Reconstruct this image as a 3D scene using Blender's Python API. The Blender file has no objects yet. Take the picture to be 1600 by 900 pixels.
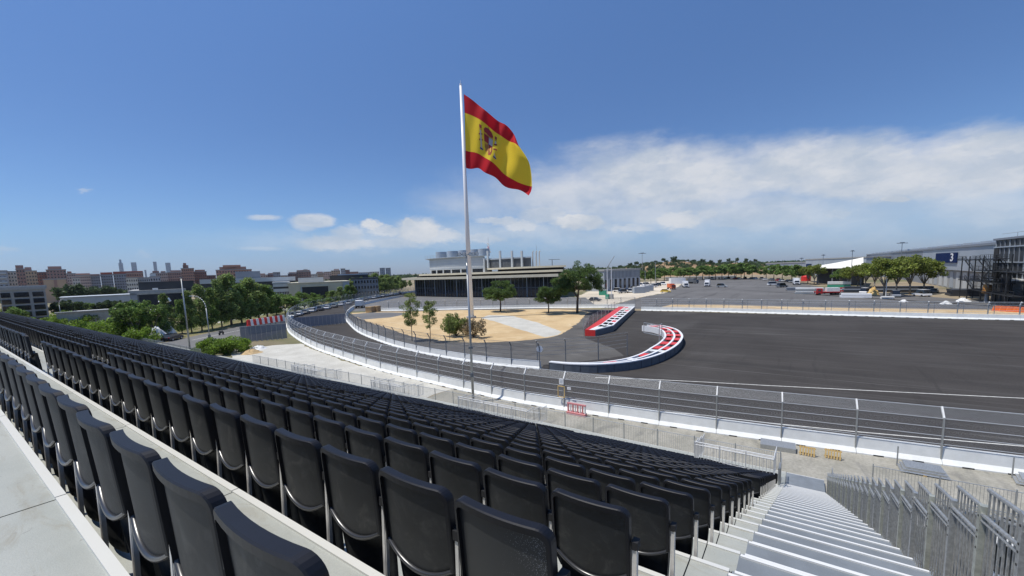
import bpy, math, random
from math import sin, cos, pi, radians, sqrt, atan2, hypot
from mathutils import Vector, Matrix
random.seed(7)
sc = bpy.context.scene
col = sc.collection

# ------------------------------------------------------------------ camera
F, PX, PY = 652.396, 800.0, 496.358
YAW, PITCH, ROLL = 0.610008, 0.1125897, 0.0352226
CAMZ = 12.2
fw = Vector((-sin(YAW)*cos(PITCH), cos(YAW)*cos(PITCH), -sin(PITCH)))
rt = Vector((cos(YAW), sin(YAW), 0)); dn = fw.cross(rt)
r2 = cos(ROLL)*rt + sin(ROLL)*dn; d2 = -sin(ROLL)*rt + cos(ROLL)*dn
cd = bpy.data.cameras.new('camera'); cam = bpy.data.objects.new('camera', cd); col.objects.link(cam)
M = Matrix.Identity(4)
for i in range(3):
    M[i][0] = r2[i]; M[i][1] = -d2[i]; M[i][2] = -fw[i]
M[0][3], M[1][3], M[2][3] = 0, 0, CAMZ
cam.matrix_world = M
cd.sensor_fit = 'HORIZONTAL'; cd.sensor_width = 36; cd.lens = F/1600*36
cd.shift_y = (PY-450)/1600
cd.clip_start = 0.05; cd.clip_end = 30000
sc.camera = cam
def ray(x, y): return r2*(x-PX) + d2*(y-PY) + fw*F
CO = Vector((0, 0, CAMZ))
def G(x, y, z=0.0):
    d = ray(x, y); return CO + d*((z-CAMZ)/d.z)
def AX(x, y, X):
    d = ray(x, y); return CO + d*(X/d.x)
def AY(x, y, Y):
    d = ray(x, y); return CO + d*(Y/d.y)
def PD(x, y, R):
    d = ray(x, y); return CO + d*(R/hypot(d.x, d.y))

# ------------------------------------------------------------------ world, sun, exposure
SUN_EL, SUN_AZ = radians(67), radians(226)      # azimuth clockwise from +Y
wd = bpy.data.worlds.new('World'); sc.world = wd; wd.use_nodes = True
nt = wd.node_tree; nt.nodes.clear()
class N:
    """tiny node helper"""
    def __init__(s, nt): s.nt = nt
    def new(s, t, **k):
        n = s.nt.nodes.new(t)
        for a, b in k.items(): setattr(n, a, b)
        return n
    def link(s, a, b): s.nt.links.new(a, b)
    def math(s, op, a, b=None, c=None, clamp=False):
        n = s.new('ShaderNodeMath', operation=op, use_clamp=clamp)
        for i, v in enumerate((a, b, c)):
            if v is None: continue
            if isinstance(v, (int, float)): n.inputs[i].default_value = v
            else: s.link(v, n.inputs[i])
        return n.outputs[0]
    def vmath(s, op, a, b=None):
        n = s.new('ShaderNodeVectorMath', operation=op)
        for i, v in enumerate((a, b)):
            if v is None: continue
            if isinstance(v, (tuple, list, Vector)): n.inputs[i].default_value = tuple(v)
            else: s.link(v, n.inputs[i])
        return n.outputs['Value'] if op in ('LENGTH', 'DOT_PRODUCT') else n.outputs[0]
    def noise(s, vec, scale, detail=4, rough=.55, dist=0.0, color=False):
        n = s.new('ShaderNodeTexNoise'); n.inputs['Scale'].default_value = scale
        n.inputs['Detail'].default_value = detail; n.inputs['Roughness'].default_value = rough
        n.inputs['Distortion'].default_value = dist
        if vec is not None: s.link(vec, n.inputs['Vector'])
        return n.outputs['Color'] if color else n.outputs['Fac']
    def smooth(s, v, a, b, lo=0.0, hi=1.0):
        n = s.new('ShaderNodeMapRange', interpolation_type='SMOOTHSTEP')
        s.link(v, n.inputs[0])
        for i, q in enumerate((a, b, lo, hi)): n.inputs[i+1].default_value = q
        return n.outputs[0]
    def mix(s, f, a, b, mode='MIX'):
        n = s.new('ShaderNodeMix', data_type='RGBA', blend_type=mode)
        if isinstance(f, (int, float)): n.inputs[0].default_value = f
        else: s.link(f, n.inputs[0])
        for i, v in ((6, a), (7, b)):
            if isinstance(v, (tuple, list)): n.inputs[i].default_value = tuple(v)+((1,) if len(v) == 3 else ())
            else: s.link(v, n.inputs[i])
        return n.outputs[2]
    def comb(s, x, y, z):
        n = s.new('ShaderNodeCombineXYZ')
        for i, v in enumerate((x, y, z)):
            if isinstance(v, (int, float)): n.inputs[i].default_value = v
            else: s.link(v, n.inputs[i])
        return n.outputs[0]

W = N(nt)
out = W.new('ShaderNodeOutputWorld'); bg = W.new('ShaderNodeBackground'); bg.inputs[1].default_value = 0.1
W.link(bg.outputs[0], out.inputs[0])
sky = W.new('ShaderNodeTexSky', sky_type='NISHITA'); sky.sun_disc = False
sky.sun_elevation = SUN_EL; sky.sun_rotation = SUN_AZ
sky.air_density = 1.0; sky.dust_density = 0.6; sky.ozone_density = 2.2; sky.altitude = 650
tc = W.new('ShaderNodeTexCoord'); D = tc.outputs['Generated']
sep = W.new('ShaderNodeSeparateXYZ'); W.link(D, sep.inputs[0])
az = W.math('ARCTAN2', sep.outputs[0], sep.outputs[1]); el = W.math('ARCSINE', sep.outputs[2])
P2 = W.comb(az, el, 0.0)
def azel(x, y):
    d = ray(x, y).normalized(); return atan2(d.x, d.y), math.asin(d.z)
sc3 = W.vmath('MULTIPLY', P2, (1.0, 2.3, 1.0))
warp = W.vmath('SUBTRACT', W.noise(sc3, 8.0, 10, .66, color=True), (.5, .5, .5))
P2w = W.vmath('ADD', P2, W.vmath('MULTIPLY', warp, (.17, .085, 0)))
warpb = W.vmath('SUBTRACT', W.noise(sc3, 42.0, 8, .68, color=True), (.5, .5, .5))
P2b = W.vmath('ADD', P2, W.vmath('MULTIPLY', warpb, (.040, .030, 0)))
P2c = W.vmath('ADD', P2, W.vmath('MULTIPLY', warpb, (.030, .007, 0)))
# cloud lobes: pixel centre, half sizes in pixels, tilt, softness, strength
lobes = [ (1330, 272, 400, 66, .30, .6, .90, 0), (1570, 250, 260, 64, .0, .6, .90, 0), (1050, 278, 230, 68, .35, .6, .90, 0), (900, 305, 220, 62, .3, .85, .80, 0),
          (1100, 330, 460, 62, .2, .9, .74, 0), (1520, 315, 380, 75, .2, 1.0, .62, 0),
          (740, 318, 110, 40, .1, 1.0, .50, 0), (850, 362, 300, 30, .1, 1.0, .55, 0), (560, 380, 230, 22, .1, 1.0, .45, 0),
          (489, 345, 38, 12, .2, .32, .80, 2), (478, 352, 24, 12, .2, .5, .6, 2), (413, 340, 30, 5, .2, .6, .7, 2), (655, 362, 43.2, 25.0, .2, .42, 0.95, 1), (638, 350, 12.0, 12.5, .2, .4, 0.95, 1), (580, 352, 20.4, 10.0, .2, .45, 0.95, 1), (605, 362, 40.8, 12.5, .2, .6, 0.8, 1),
          (530, 380, 84.0, 15.0, .2, .6, 0.82, 1), (545, 366, 36.0, 17.5, .2, .6, 0.7, 1), (690, 368, 48.0, 15.0, .2, .6, 0.8, 1), (625, 378, 72.0, 12.5, .2, .7, 0.7, 1), (815, 352, 36.0, 15.0, .2, .5, 0.8, 1), (940, 330, 36.0, 15.0, .2, .6, 0.7, 1), (755, 372, 60.0, 11.2, .2, .7, 0.7, 1), (850, 334, 52.8, 21.2, .2, .6, 0.82, 1), (905, 347, 57.6, 17.5, .3, .5, 0.95, 1), (1060, 343, 55.2, 21.2, .3, .55, 0.92, 1), (1105, 335, 28.8, 15.0, .3, .6, 0.85, 1), (980, 356, 72.0, 11.2, .3, .7, 0.7, 1), (780, 345, 48.0, 8.8, .2, .6, 0.8, 1),
          (1150, 350, 72.0, 12.5, .3, .8, 0.7, 1), (1307, 334, 34, 12, .2, .5, .68, 1), (1398, 311, 34, 6.5, .3, .4, .95, 2), (1430, 327, 30, 9, .2, .8, .42, 1), (1230, 340, 26, 10, .3, .8, .45, 1),
          (131, 297, 15, 4, .2, .8, .4, 1), (410, 388, 50, 5, .2, .8, .42, 2), (8, 391, 26, 6, .2, .9, .35, 1), (225, 398, 16, 4, .2, 1., .25, 1) ]
dens = None
for (cx, cy, rx, ry, e0, soft, st, kind) in lobes:
    a0, e_0 = azel(cx, cy)
    a1, e1 = azel(cx+min(rx, 200)*.5, cy); a2, e2 = azel(cx, cy-ry)
    ra = abs(a1-a0)*2*(rx/min(rx, 200)); re = abs(e2-e_0)
    tl = (e1-e_0)/(a1-a0)
    src = (P2w, P2b, P2c)[kind]
    v = W.vmath('SUBTRACT', src, (a0, e_0, 0))
    # shear so that lobes follow the picture's slight slope
    s_ = W.new('ShaderNodeSeparateXYZ'); W.link(v, s_.inputs[0])
    y_ = W.math('SUBTRACT', s_.outputs[1], W.math('MULTIPLY', s_.outputs[0], tl + (0.10 if (cx, cy) in ((1330, 268), (1560, 240)) else 0)))
    v = W.comb(W.math('DIVIDE', s_.outputs[0], ra), W.math('DIVIDE', y_, re), 0.0)
    ln = W.vmath('LENGTH', v)
    m = W.smooth(ln, 1.0+.15, 1.0-soft, 0.0, st)
    dens = m if dens is None else W.math('MAXIMUM', dens, m)
nz = W.noise(W.vmath('MULTIPLY', P2w, (1, 2.6, 1)), 14, 8, .6)
cl = W.math('MULTIPLY', dens, W.smooth(nz, .3, .6, .92, 1.0))
fine = W.noise(W.vmath('MULTIPLY', P2b, (1, 2.0, 1)), 9, 9, .58)
ccol = W.mix(W.smooth(fine, .35, .65), (5.3, 5.9, 6.7), (7.5, 7.6, 7.8))
# thin high veil near the horizon on the right-hand side of the bank
skyt = W.mix(1.0, sky.outputs[0], W.mix(W.smooth(el, .22, .75), W.mix(W.smooth(el, 0.0, .10), (.54, .68, 1.10), (.65, .85, 1.13)), (.93, 1.22, 1.55)), 'MULTIPLY')
skyc = W.mix(cl, skyt, ccol)
W.link(skyc, bg.inputs[0])

sl = bpy.data.lights.new('sun', 'SUN'); sl.energy = 4.7; sl.angle = radians(.53); sl.color = (1, .955, .88)
so = bpy.data.objects.new('sun', sl); col.objects.link(so)
sdir = Vector((sin(SUN_AZ)*cos(SUN_EL), cos(SUN_AZ)*cos(SUN_EL), sin(SUN_EL)))
so.rotation_euler = (-sdir).to_track_quat('-Z', 'Y').to_euler(); so.location = sdir*100
vs = sc.view_settings; vs.view_transform = 'Standard'; vs.look = 'None'; vs.exposure = 0.0; vs.gamma = 1; vs.use_curve_mapping = False
sc.cycles.max_bounces = 6; sc.cycles.transparent_max_bounces = 24
sc.cycles.volume_bounces = 0

# ------------------------------------------------------------------ materials
MATS = {}
def mat(name, c, rough=.6, metal=0.0, nscale=0.0, namt=.25, bump=0.0, bscale=None, spec=.5, c2=None, island=0.0, dirt=None, strans=0):
    if name in MATS: return MATS[name]
    m = bpy.data.materials.new(name); m.use_nodes = True; t = m.node_tree; t.nodes.clear(); q = N(t)
    o = q.new('ShaderNodeOutputMaterial'); b = q.new('ShaderNodeBsdfPrincipled'); q.link(b.outputs[0], o.inputs[0])
    b.inputs['Roughness'].default_value = rough; b.inputs['Metallic'].default_value = metal
    b.inputs['Specular IOR Level'].default_value = spec
    c = tuple(c); colo = c
    geo = q.new('ShaderNodeNewGeometry')
    if nscale:
        hi = tuple(min(1, x*(1+namt)) for x in c) if c2 is None else tuple(c2)
        lo = tuple(x*(1-namt) for x in c) if c2 is None else c
        f = q.smooth(q.noise(geo.outputs['Position'], nscale, 6, .6), .3, .7)
        colo = q.mix(f, lo, hi)
    if island:
        r = q.smooth(geo.outputs['Random Per Island'], 0, 1, 1-island, 1+island)
        colo = q.mix(1.0, colo, q.comb(r, r, r), 'MULTIPLY')
    if dirt:
        f = q.smooth(q.noise(geo.outputs['Position'], dirt[1], 5, .7, .6), dirt[2], dirt[3])
        colo = q.mix(f, colo, dirt[0])
    if isinstance(colo, tuple): b.inputs['Base Color'].default_value = colo+(1,)
    else: q.link(colo, b.inputs['Base Color'])
    if bump:
        bn = q.new('ShaderNodeBump'); bn.inputs['Strength'].default_value = bump; bn.inputs['Distance'].default_value = .02
        q.link(q.noise(geo.outputs['Position'], bscale or nscale or 10, 5, .6), bn.inputs['Height']); q.link(bn.outputs[0], b.inputs['Normal'])
    if strans:
        tr = q.new('ShaderNodeBsdfTranslucent')
        if isinstance(colo, tuple): tr.inputs[0].default_value = colo+(1,)
        else: q.link(colo, tr.inputs[0])
        mx = q.new('ShaderNodeMixShader'); mx.inputs[0].default_value = strans
        q.link(b.outputs[0], mx.inputs[1]); q.link(tr.outputs[0], mx.inputs[2]); q.link(mx.outputs[0], o.inputs[0])
    MATS[name] = m; return m

seat_black = mat('seat_plastic', (.004, .0045, .008), .5, nscale=7, namt=.2, bump=.05, bscale=900, spec=.38)
seat_panel = mat('seat_panel_plastic', (.012, .0135, .015), .6, nscale=5, namt=.3, bump=.08, bscale=700, spec=.4, dirt=((.060, .059, .055), 6, .48, .85))
seat_gloss = mat('seat_lip_plastic', (.03, .031, .034), .28, spec=.6)
nosing_b = mat('bright_nosing', (.72, .72, .70), .4, .1)
alu = mat('aluminium', (.60, .58, .54), .42, .25, nscale=20, namt=.08)
alu_matt = mat('mill_aluminium', (.62, .62, .60), .5, .15, nscale=6, namt=.1)
galv = mat('galvanised_steel', (.43, .44, .43), .42, .65, nscale=25, namt=.18)
galv_warm = mat('galvanised_steel_worn', (.42, .43, .37), .45, .45, nscale=14, namt=.2)
galv_dark = mat('galvanised_steel_dull', (.22, .235, .25), .5, .5, nscale=15, namt=.15)
nosing_m = mat('nosing_aluminium', (.60, .60, .565), .45, .1)
black_r = mat('black_rubber', (.012, .012, .013), .8)
dark_m = mat('dark_gap', (.02, .02, .02), .9)
white_p = mat('white_paint', (.78, .78, .78), .35, nscale=8, namt=.04)
white_d = mat('white_paint_dusty', (.66, .66, .64), .55, nscale=3, namt=.1)
conc_w = mat('barrier_concrete', (.68, .69, .67), .75, nscale=1.5, namt=.06, bump=.1, bscale=30, dirt=((.42, .42, .40), 1.1, .56, .9))
conc_g = mat('grey_concrete', (.33, .33, .32), .85, nscale=2, namt=.12)
panel_grey = mat('kerb_wall_panel', (.10, .115, .135), .55, nscale=2, namt=.15)
red_p = mat('red_paint', (.62, .035, .03), .4, nscale=3, namt=.1)
red_fade = mat('faded_red_plastic', (.55, .22, .22), .55)
yellow_p = mat('yellow_paint', (.78, .47, .03), .4)
yellow_w = mat('pallet_wood', (.62, .43, .17), .7, nscale=20, namt=.15)
orange_p = mat('orange_plastic', (.80, .20, .03), .5)
green_p = mat('green_netting', (.05, .30, .19), .7)
blue_sign = mat('navy_sign_panel', (.006, .02, .085), .8, spec=.1)
glass_dk = mat('dark_glass', (.012, .014, .02), .08, spec=.8)
car_glass = mat('car_glass', (.01, .012, .015), .06, spec=.7)
tyre_m = mat('tyre_rubber', (.015, .015, .015), .85)
cream = mat('cream_roof_panel', (.55, .50, .38), .6, nscale=.4, namt=.06)
white_clad = mat('white_cladding', (.50, .52, .52), .45, nscale=.3, namt=.05)
grey_clad = mat('grey_cladding', (.20, .22, .25), .5, nscale=.1, namt=.08)
grey_clad_l = mat('light_grey_cladding', (.34, .38, .42), .45, nscale=.1, namt=.06)
dk_clad = mat('charcoal_cladding', (.035, .037, .042), .5, nscale=.2, namt=.2)
tentw = mat('tent_membrane', (.80, .76, .66), .6)
bark = mat('bark', (.10, .075, .055), .9, nscale=6, namt=.3)
bark_l = mat('pale_bark', (.24, .21, .17), .9, nscale=6, namt=.3)

def leaf(name, c, isl=.45):
    m = mat(name, c, .55, island=isl, nscale=.35, namt=.3, spec=.3, strans=.42); return m
lf_pine = leaf('pine_needles', (.10, .16, .04))
lf_pop = leaf('poplar_leaves', (.21, .28, .085))
lf_broad = leaf('broad_leaves', (.15, .23, .055))
lf_bush = leaf('bush_leaves', (.17, .26, .035))
lf_dark = leaf('dark_leaves', (.07, .11, .045))
lf_young = leaf('young_tree_leaves', (.22, .27, .075))
lf_dry = leaf('dry_leaves', (.34, .27, .16))
lf_yel = leaf('yellowing_leaves', (.20, .24, .045))

# textured ground materials
def ground_mat(name, base, c2, s1, extra=None, rough=.9, streak=None, bump=.3):
    m = bpy.data.materials.new(name); m.use_nodes = True; t = m.node_tree; t.nodes.clear(); q = N(t)
    o = q.new('ShaderNodeOutputMaterial'); b = q.new('ShaderNodeBsdfPrincipled'); q.link(b.outputs[0], o.inputs[0])
    b.inputs['Roughness'].default_value = rough; b.inputs['Specular IOR Level'].default_value = .1
    g = q.new('ShaderNodeNewGeometry').outputs['Position']
    c = q.mix(q.smooth(q.noise(g, s1, 8, .65), .3, .7), base, c2)
    fine_ = q.smooth(q.noise(g, 6, 6, .7), .25, .75, .82, 1.18)
    c = q.mix(1.0, c, q.comb(fine_, fine_, fine_), 'MULTIPLY')
    if streak:
        for (vec, sca, amt, colr, lo, hi) in streak:
            f = q.smooth(q.noise(q.vmath('MULTIPLY', g, vec), sca, 6, .6, .8), lo, hi, 0, amt)
            c = q.mix(f, c, colr)
    q.link(c, b.inputs['Base Color'])
    if bump:
        bn = q.new('ShaderNodeBump'); bn.inputs['Strength'].default_value = bump; bn.inputs['Distance'].default_value = .03
        q.link(q.noise(g, 14, 5, .7), bn.inputs['Height']); q.link(bn.outputs[0], b.inputs['Normal'])
    MATS[name] = m; return m
g_asph = ground_mat('track_asphalt', (.045, .041, .038), (.061, .056, .052), .08,
    streak=[((.05, 1, 1), .9, .5, (.10, .097, .092), .5, .78), ((.02, .3, 1), 1.3, .6, (.12, .115, .105), .62, .74), ((.9, .06, 1), .9, .35, (.030, .029, .028), .6, .7), ((.008, .9, 1), 1.6, .55, (.13, .125, .118), .64, .69), ((1, 1, 1), .035, .45, (.095, .09, .084), .52, .68), ((.02, .55, 1), .5, .5, (.033, .032, .031), .5, .75), ((.12, .5, 1), .35, .4, (.088, .084, .08), .58, .75)])
g_park = ground_mat('car_park_asphalt', (.115, .112, .11), (.15, .146, .142), .05, streak=[((.6, .05, 1), .5, .5, (.05, .048, .046), .55, .7)])
g_street = ground_mat('street_asphalt', (.13, .13, .13), (.17, .168, .163), .1)
g_sand = ground_mat('sand', (.44, .31, .165), (.56, .42, .24), .12, streak=[((1, 1, 1), .25, .5, (.62, .51, .33), .5, .7), ((.3, 1, 1), .9, .35, (.36, .25, .14), .55, .72)])
g_conc = ground_mat('pale_concrete', (.43, .415, .365), (.52, .505, .45), .3, streak=[((1, .4, 1), .6, .4, (.35, .33, .28), .54, .72)])
g_pave = ground_mat('worn_concrete', (.25, .24, .20), (.36, .34, .29), .35, streak=[((1, .3, 1), 1.2, .6, (.17, .165, .15), .5, .7)])
g_earth = ground_mat('dry_earth', (.20, .16, .11), (.34, .28, .19), .03, streak=[((1, 1, 1), .02, .7, (.09, .11, .045), .48, .62)])
g_yard = ground_mat('yard_earth', (.46, .40, .31), (.62, .55, .44), .06)
g_verge = ground_mat('dry_verge', (.17, .16, .08), (.30, .24, .13), .15, streak=[((1, 1, 1), .3, .8, (.07, .10, .03), .45, .62)])
g_line = mat('line_paint', (.62, .61, .56), .6, nscale=3, namt=.2)

def deck_mat():
    m = bpy.data.materials.new('grandstand_deck'); m.use_nodes = True; t = m.node_tree; t.nodes.clear(); q = N(t)
    o = q.new('ShaderNodeOutputMaterial'); b = q.new('ShaderNodeBsdfPrincipled'); q.link(b.outputs[0], o.inputs[0])
    g = q.new('ShaderNodeNewGeometry').outputs['Position']
    c = q.mix(q.smooth(q.noise(g, 1.6, 6, .65), .3, .7), (.32, .335, .305), (.385, .395, .36))
    c = q.mix(q.smooth(q.noise(q.vmath('MULTIPLY', g, (.5, 2, 1)), 3.1, 7, .7, 1.2), .5, .78, 0, .8), c, (.235, .205, .14))
    c = q.mix(q.smooth(q.noise(q.vmath('MULTIPLY', g, (2.2, 1, 1)), 13, 5, .6, 1.5), .66, .74, 0, .7), c, (.11, .10, .085))
    c = q.mix(q.smooth(q.noise(g, 160, 3, .6), .42, .6, 0, .22), c, (.2, .21, .21))
    q.link(c, b.inputs['Base Color']); b.inputs['Roughness'].default_value = .55
    bn = q.new('ShaderNodeBump'); bn.inputs['Strength'].default_value = .25; bn.inputs['Distance'].default_value = .004
    q.link(q.noise(g, 190, 2, .5), bn.inputs['Height']); q.link(bn.outputs[0], b.inputs['Normal'])
    return m
deck_m = deck_mat()
step_m = mat('aisle_step_plate', (.165, .185, .205), .75, 0, nscale=2, namt=.12, bump=.15, bscale=120)

def wire_mat(name, c, cell, wire, vert=False):
    """woven wire: real holes (transparent) between wires, in metres along UV"""
    m = bpy.data.materials.new(name); m.use_nodes = True; t = m.node_tree; t.nodes.clear(); q = N(t)
    o = q.new('ShaderNodeOutputMaterial'); b = q.new('ShaderNodeBsdfPrincipled')
    b.inputs['Base Color'].default_value = tuple(c)+(1,); b.inputs['Metallic'].default_value = .4; b.inputs['Roughness'].default_value = .5
    uv = q.new('ShaderNodeUVMap').outputs[0]; s = q.new('ShaderNodeSeparateXYZ'); q.link(uv, s.inputs[0])
    if vert: a, bb = s.outputs[0], s.outputs[1]
    else: a = q.math('ADD', s.outputs[0], s.outputs[1]); bb = q.math('SUBTRACT', s.outputs[0], s.outputs[1])
    def grid(v):
        f = q.math('FRACT', q.math('DIVIDE', v, cell)); return q.math('LESS_THAN', f, wire/cell)
    msk = q.math('MAXIMUM', grid(a), grid(bb))
    tr = q.new('ShaderNodeBsdfTransparent'); mx = q.new('ShaderNodeMixShader')
    q.link(msk, mx.inputs[0]); q.link(tr.outputs[0], mx.inputs[1]); q.link(b.outputs[0], mx.inputs[2]); q.link(mx.outputs[0], o.inputs[0])
    return m
wire_m = wire_mat('chain_link', (.42, .44, .46), .075, .0042)
cable_m = mat('bright_cable', (.58, .60, .61), .4, .2)
wire_top = wire_mat('chain_link_dense', (.46, .48, .49), .10, .0075)
mesh_grid = wire_mat('welded_grid', (.40, .42, .43), .10, .009, True)
screen_m = wire_mat('windbreak_screen', (.17, .20, .26), .05, .034, True)

# ------------------------------------------------------------------ mesh builder
class MB:
    def __init__(s): s.v = []; s.f = []; s.mi = []; s.uv = {}; s.m = 0
    def add(s, vs, fs, uvs=None):
        b = len(s.v); s.v += [tuple(x) for x in vs]
        for i, f in enumerate(fs):
            if uvs: s.uv[len(s.f)] = uvs[i]
            s.f.append(tuple(b+k for k in f)); s.mi.append(s.m)
        return s
    def box(s, c, d, rz=0.0, rx=0.0, taper=1.0):
        x, y, z = d[0]/2, d[1]/2, d[2]/2
        R = Matrix.Rotation(rz, 3, 'Z') @ Matrix.Rotation(rx, 3, 'X'); C = Vector(c)
        P = []
        for k in (-1, 1):
            t = taper if k == 1 else 1.0
            for i, j in ((-1, -1), (1, -1), (1, 1), (-1, 1)): P.append(C + R @ Vector((i*x*t, j*y*t, k*z)))
        return s.add(P, [(3, 2, 1, 0), (4, 5, 6, 7), (0, 1, 5, 4), (1, 2, 6, 5), (2, 3, 7, 6), (3, 0, 4, 7)])
    def bar(s, a, b, w, h=None, up=(0, 0, 1)):
        a, b = Vector(a), Vector(b); h = h or w; t = (b-a)
        if t.length < 1e-6: return s
        t.normalize(); u = Vector(up)
        if abs(t.dot(u)) > .98: u = Vector((0, 1, 0))
        sx = t.cross(u).normalized(); u = sx.cross(t)
        P = []
        for q in (a, b):
            for i, j in ((-1, -1), (1, -1), (1, 1), (-1, 1)): P.append(q + sx*(i*w/2) + u*(j*h/2))
        return s.add(P, [(3, 2, 1, 0), (4, 5, 6, 7), (0, 1, 5, 4), (1, 2, 6, 5), (2, 3, 7, 6), (3, 0, 4, 7)])
    def tube(s, a, b, r, n=8, r1=None, caps=True):
        a, b = Vector(a), Vector(b); r1 = r if r1 is None else r1; t = (b-a)
        if t.length < 1e-6: return s
        t.normalize(); u = Vector((0, 0, 1)) if abs(t.z) < .9 else Vector((1, 0, 0))
        x = t.cross(u).normalized(); y = t.cross(x)
        P = [a+(x*cos(2*pi*k/n)+y*sin(2*pi*k/n))*r for k in range(n)]+[b+(x*cos(2*pi*k/n)+y*sin(2*pi*k/n))*r1 for k in range(n)]
        fs = [(k, (k+1) % n, n+(k+1) % n, n+k) for k in range(n)]
        if caps: fs += [tuple(range(n))[::-1], tuple(range(n, 2*n))]
        return s.add(P, fs)
    def path(s, pts, r, n=6):
        for a, b in zip(pts, pts[1:]): s.tube(a, b, r, n)
        return s
    def prism(s, poly, z0, z1):
        n = len(poly); P = [(x, y, z0) for x, y in poly]+[(x, y, z1) for x, y in poly]
        return s.add(P, [tuple(range(n))[::-1], tuple(range(n, 2*n))]+[(k, (k+1) % n, n+(k+1) % n, n+k) for k in range(n)])
    def quad(s, a, b, c, d, uv=None): return s.add([a, b, c, d], [(0, 1, 2, 3)], [uv] if uv else None)
    def sweep(s, pts, prof, flip=False, closed_prof=True):
        """profile (u=left of travel, z) swept along a horizontal path"""
        n = len(prof); rows = []
        for i, p in enumerate(pts):
            a = Vector(pts[max(i-1, 0)]); b = Vector(pts[min(i+1, len(pts)-1)]); t = Vector((b.x-a.x, b.y-a.y, 0)).normalized()
            l = Vector((-t.y, t.x, 0))
            rows += [tuple(Vector(p)+l*u+Vector((0, 0, z))) for u, z in prof]
        fs = []
        for i in range(len(pts)-1):
            for k in range(n if closed_prof else n-1):
                k2 = (k+1) % n; fs.append((i*n+k, i*n+k2, (i+1)*n+k2, (i+1)*n+k))
        if closed_prof: fs += [tuple(range(n))[::-1], tuple(range((len(pts)-1)*n, len(pts)*n))]
        return s.add(rows, fs)
    def mesh(s, name, ms, base=None, smooth=False):
        me = bpy.data.meshes.new(name)
        v = s.v if base is None else [(x-base[0], y-base[1], z-base[2]) for x, y, z in s.v]
        me.from_pydata(v, [], s.f)
        for m in (ms if isinstance(ms, (list, tuple)) else [ms]): me.materials.append(m)
        if any(s.mi): me.polygons.foreach_set('material_index', s.mi)
        if s.uv:
            ul = me.uv_layers.new(name='UVMap')
            for fi, uvs in s.uv.items():
                for li, w in zip(me.polygons[fi].loop_indices, uvs): ul.data[li].uv = w
        if smooth: me.polygons.foreach_set('use_smooth', [True]*len(s.f))
        me.update(); return me
    def build(s, name, ms, parent=None, base=None, smooth=False, loc=None):
        """base: world point to subtract; with a parent and no base the mesh is in the parent's local frame"""
        o = bpy.data.objects.new(name, s.mesh(name, ms, base, smooth)); col.objects.link(o)
        if parent: o.parent = parent
        if loc is not None: o.location = loc
        return o
def tag(o, label, cat, group=None, kind=None):
    if label: o['label'] = label
    if cat: o['category'] = cat
    if group: o['group'] = group
    if kind: o['kind'] = kind
    return o
def thing(name, label, cat, loc=(0, 0, 0), rz=0, group=None):
    o = bpy.data.objects.new(name, None); col.objects.link(o); o.empty_display_size = .2
    o.location = loc; o.rotation_euler = (0, 0, rz); return tag(o, label, cat, group)
def struct(name, mb, m, smooth=False):
    o = mb.build(name, m, smooth=smooth); o['kind'] = 'structure'; return o
def clone(src, parent=None, **k):
    kids = KIDS(src)
    c = src.copy(); col.objects.link(c)
    if parent: c.parent = parent
    for ch in kids: clone(ch, c)
    return c
def KIDS(o): return KID.get(o.name, [])
KID = {}
def register(root):
    """remember the tree of a prototype (cheap lookup for clone)"""
    for o in bpy.data.objects:
        if o.parent is not None:
            l = KID.setdefault(o.parent.name, [])
            if o not in l: l.append(o)
ORD1 = ['', 'first', 'second', 'third', 'fourth', 'fifth', 'sixth', 'seventh', 'eighth', 'ninth', 'tenth', 'eleventh', 'twelfth', 'thirteenth', 'fourteenth', 'fifteenth', 'sixteenth', 'seventeenth', 'eighteenth', 'nineteenth']
TENS = {2: 'twent', 3: 'thirt', 4: 'fort', 5: 'fift', 6: 'sixt', 7: 'sevent', 8: 'eight', 9: 'ninet'}
def ordw(n):
    if n < 20: return ORD1[n]
    if n >= 100: return 'hundred-and-' + (ordw(n-100) if n > 100 else 'zeroth')
    t, u = divmod(n, 10)
    return TENS[t]+('ieth' if u == 0 else 'y-'+ORD1[u])
def catmull(P, step):
    P = [Vector((p[0], p[1], 0)) for p in P]; out_ = []
    Q = [P[0]*2-P[1]]+P+[P[-1]*2-P[-2]]
    for i in range(1, len(Q)-2):
        for k in range(24):
            t = k/24; a, b, c, d = Q[i-1:i+3]
            out_.append(.5*((2*b)+(c-a)*t+(2*a-5*b+4*c-d)*t*t+(3*b-a-3*c+d)*t**3))
    out_.append(P[-1]); res = [out_[0]]; acc = 0
    L = [0]
    for a, b in zip(out_, out_[1:]): L.append(L[-1]+(b-a).length)
    n = max(1, round(L[-1]/step)); j = 0
    res = []
    for k in range(n+1):
        s_ = L[-1]*k/n
        while j < len(L)-2 and L[j+1] < s_: j += 1
        t = (s_-L[j])/max(1e-9, L[j+1]-L[j]); res.append(out_[j].lerp(out_[j+1], t))
    return res

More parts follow.
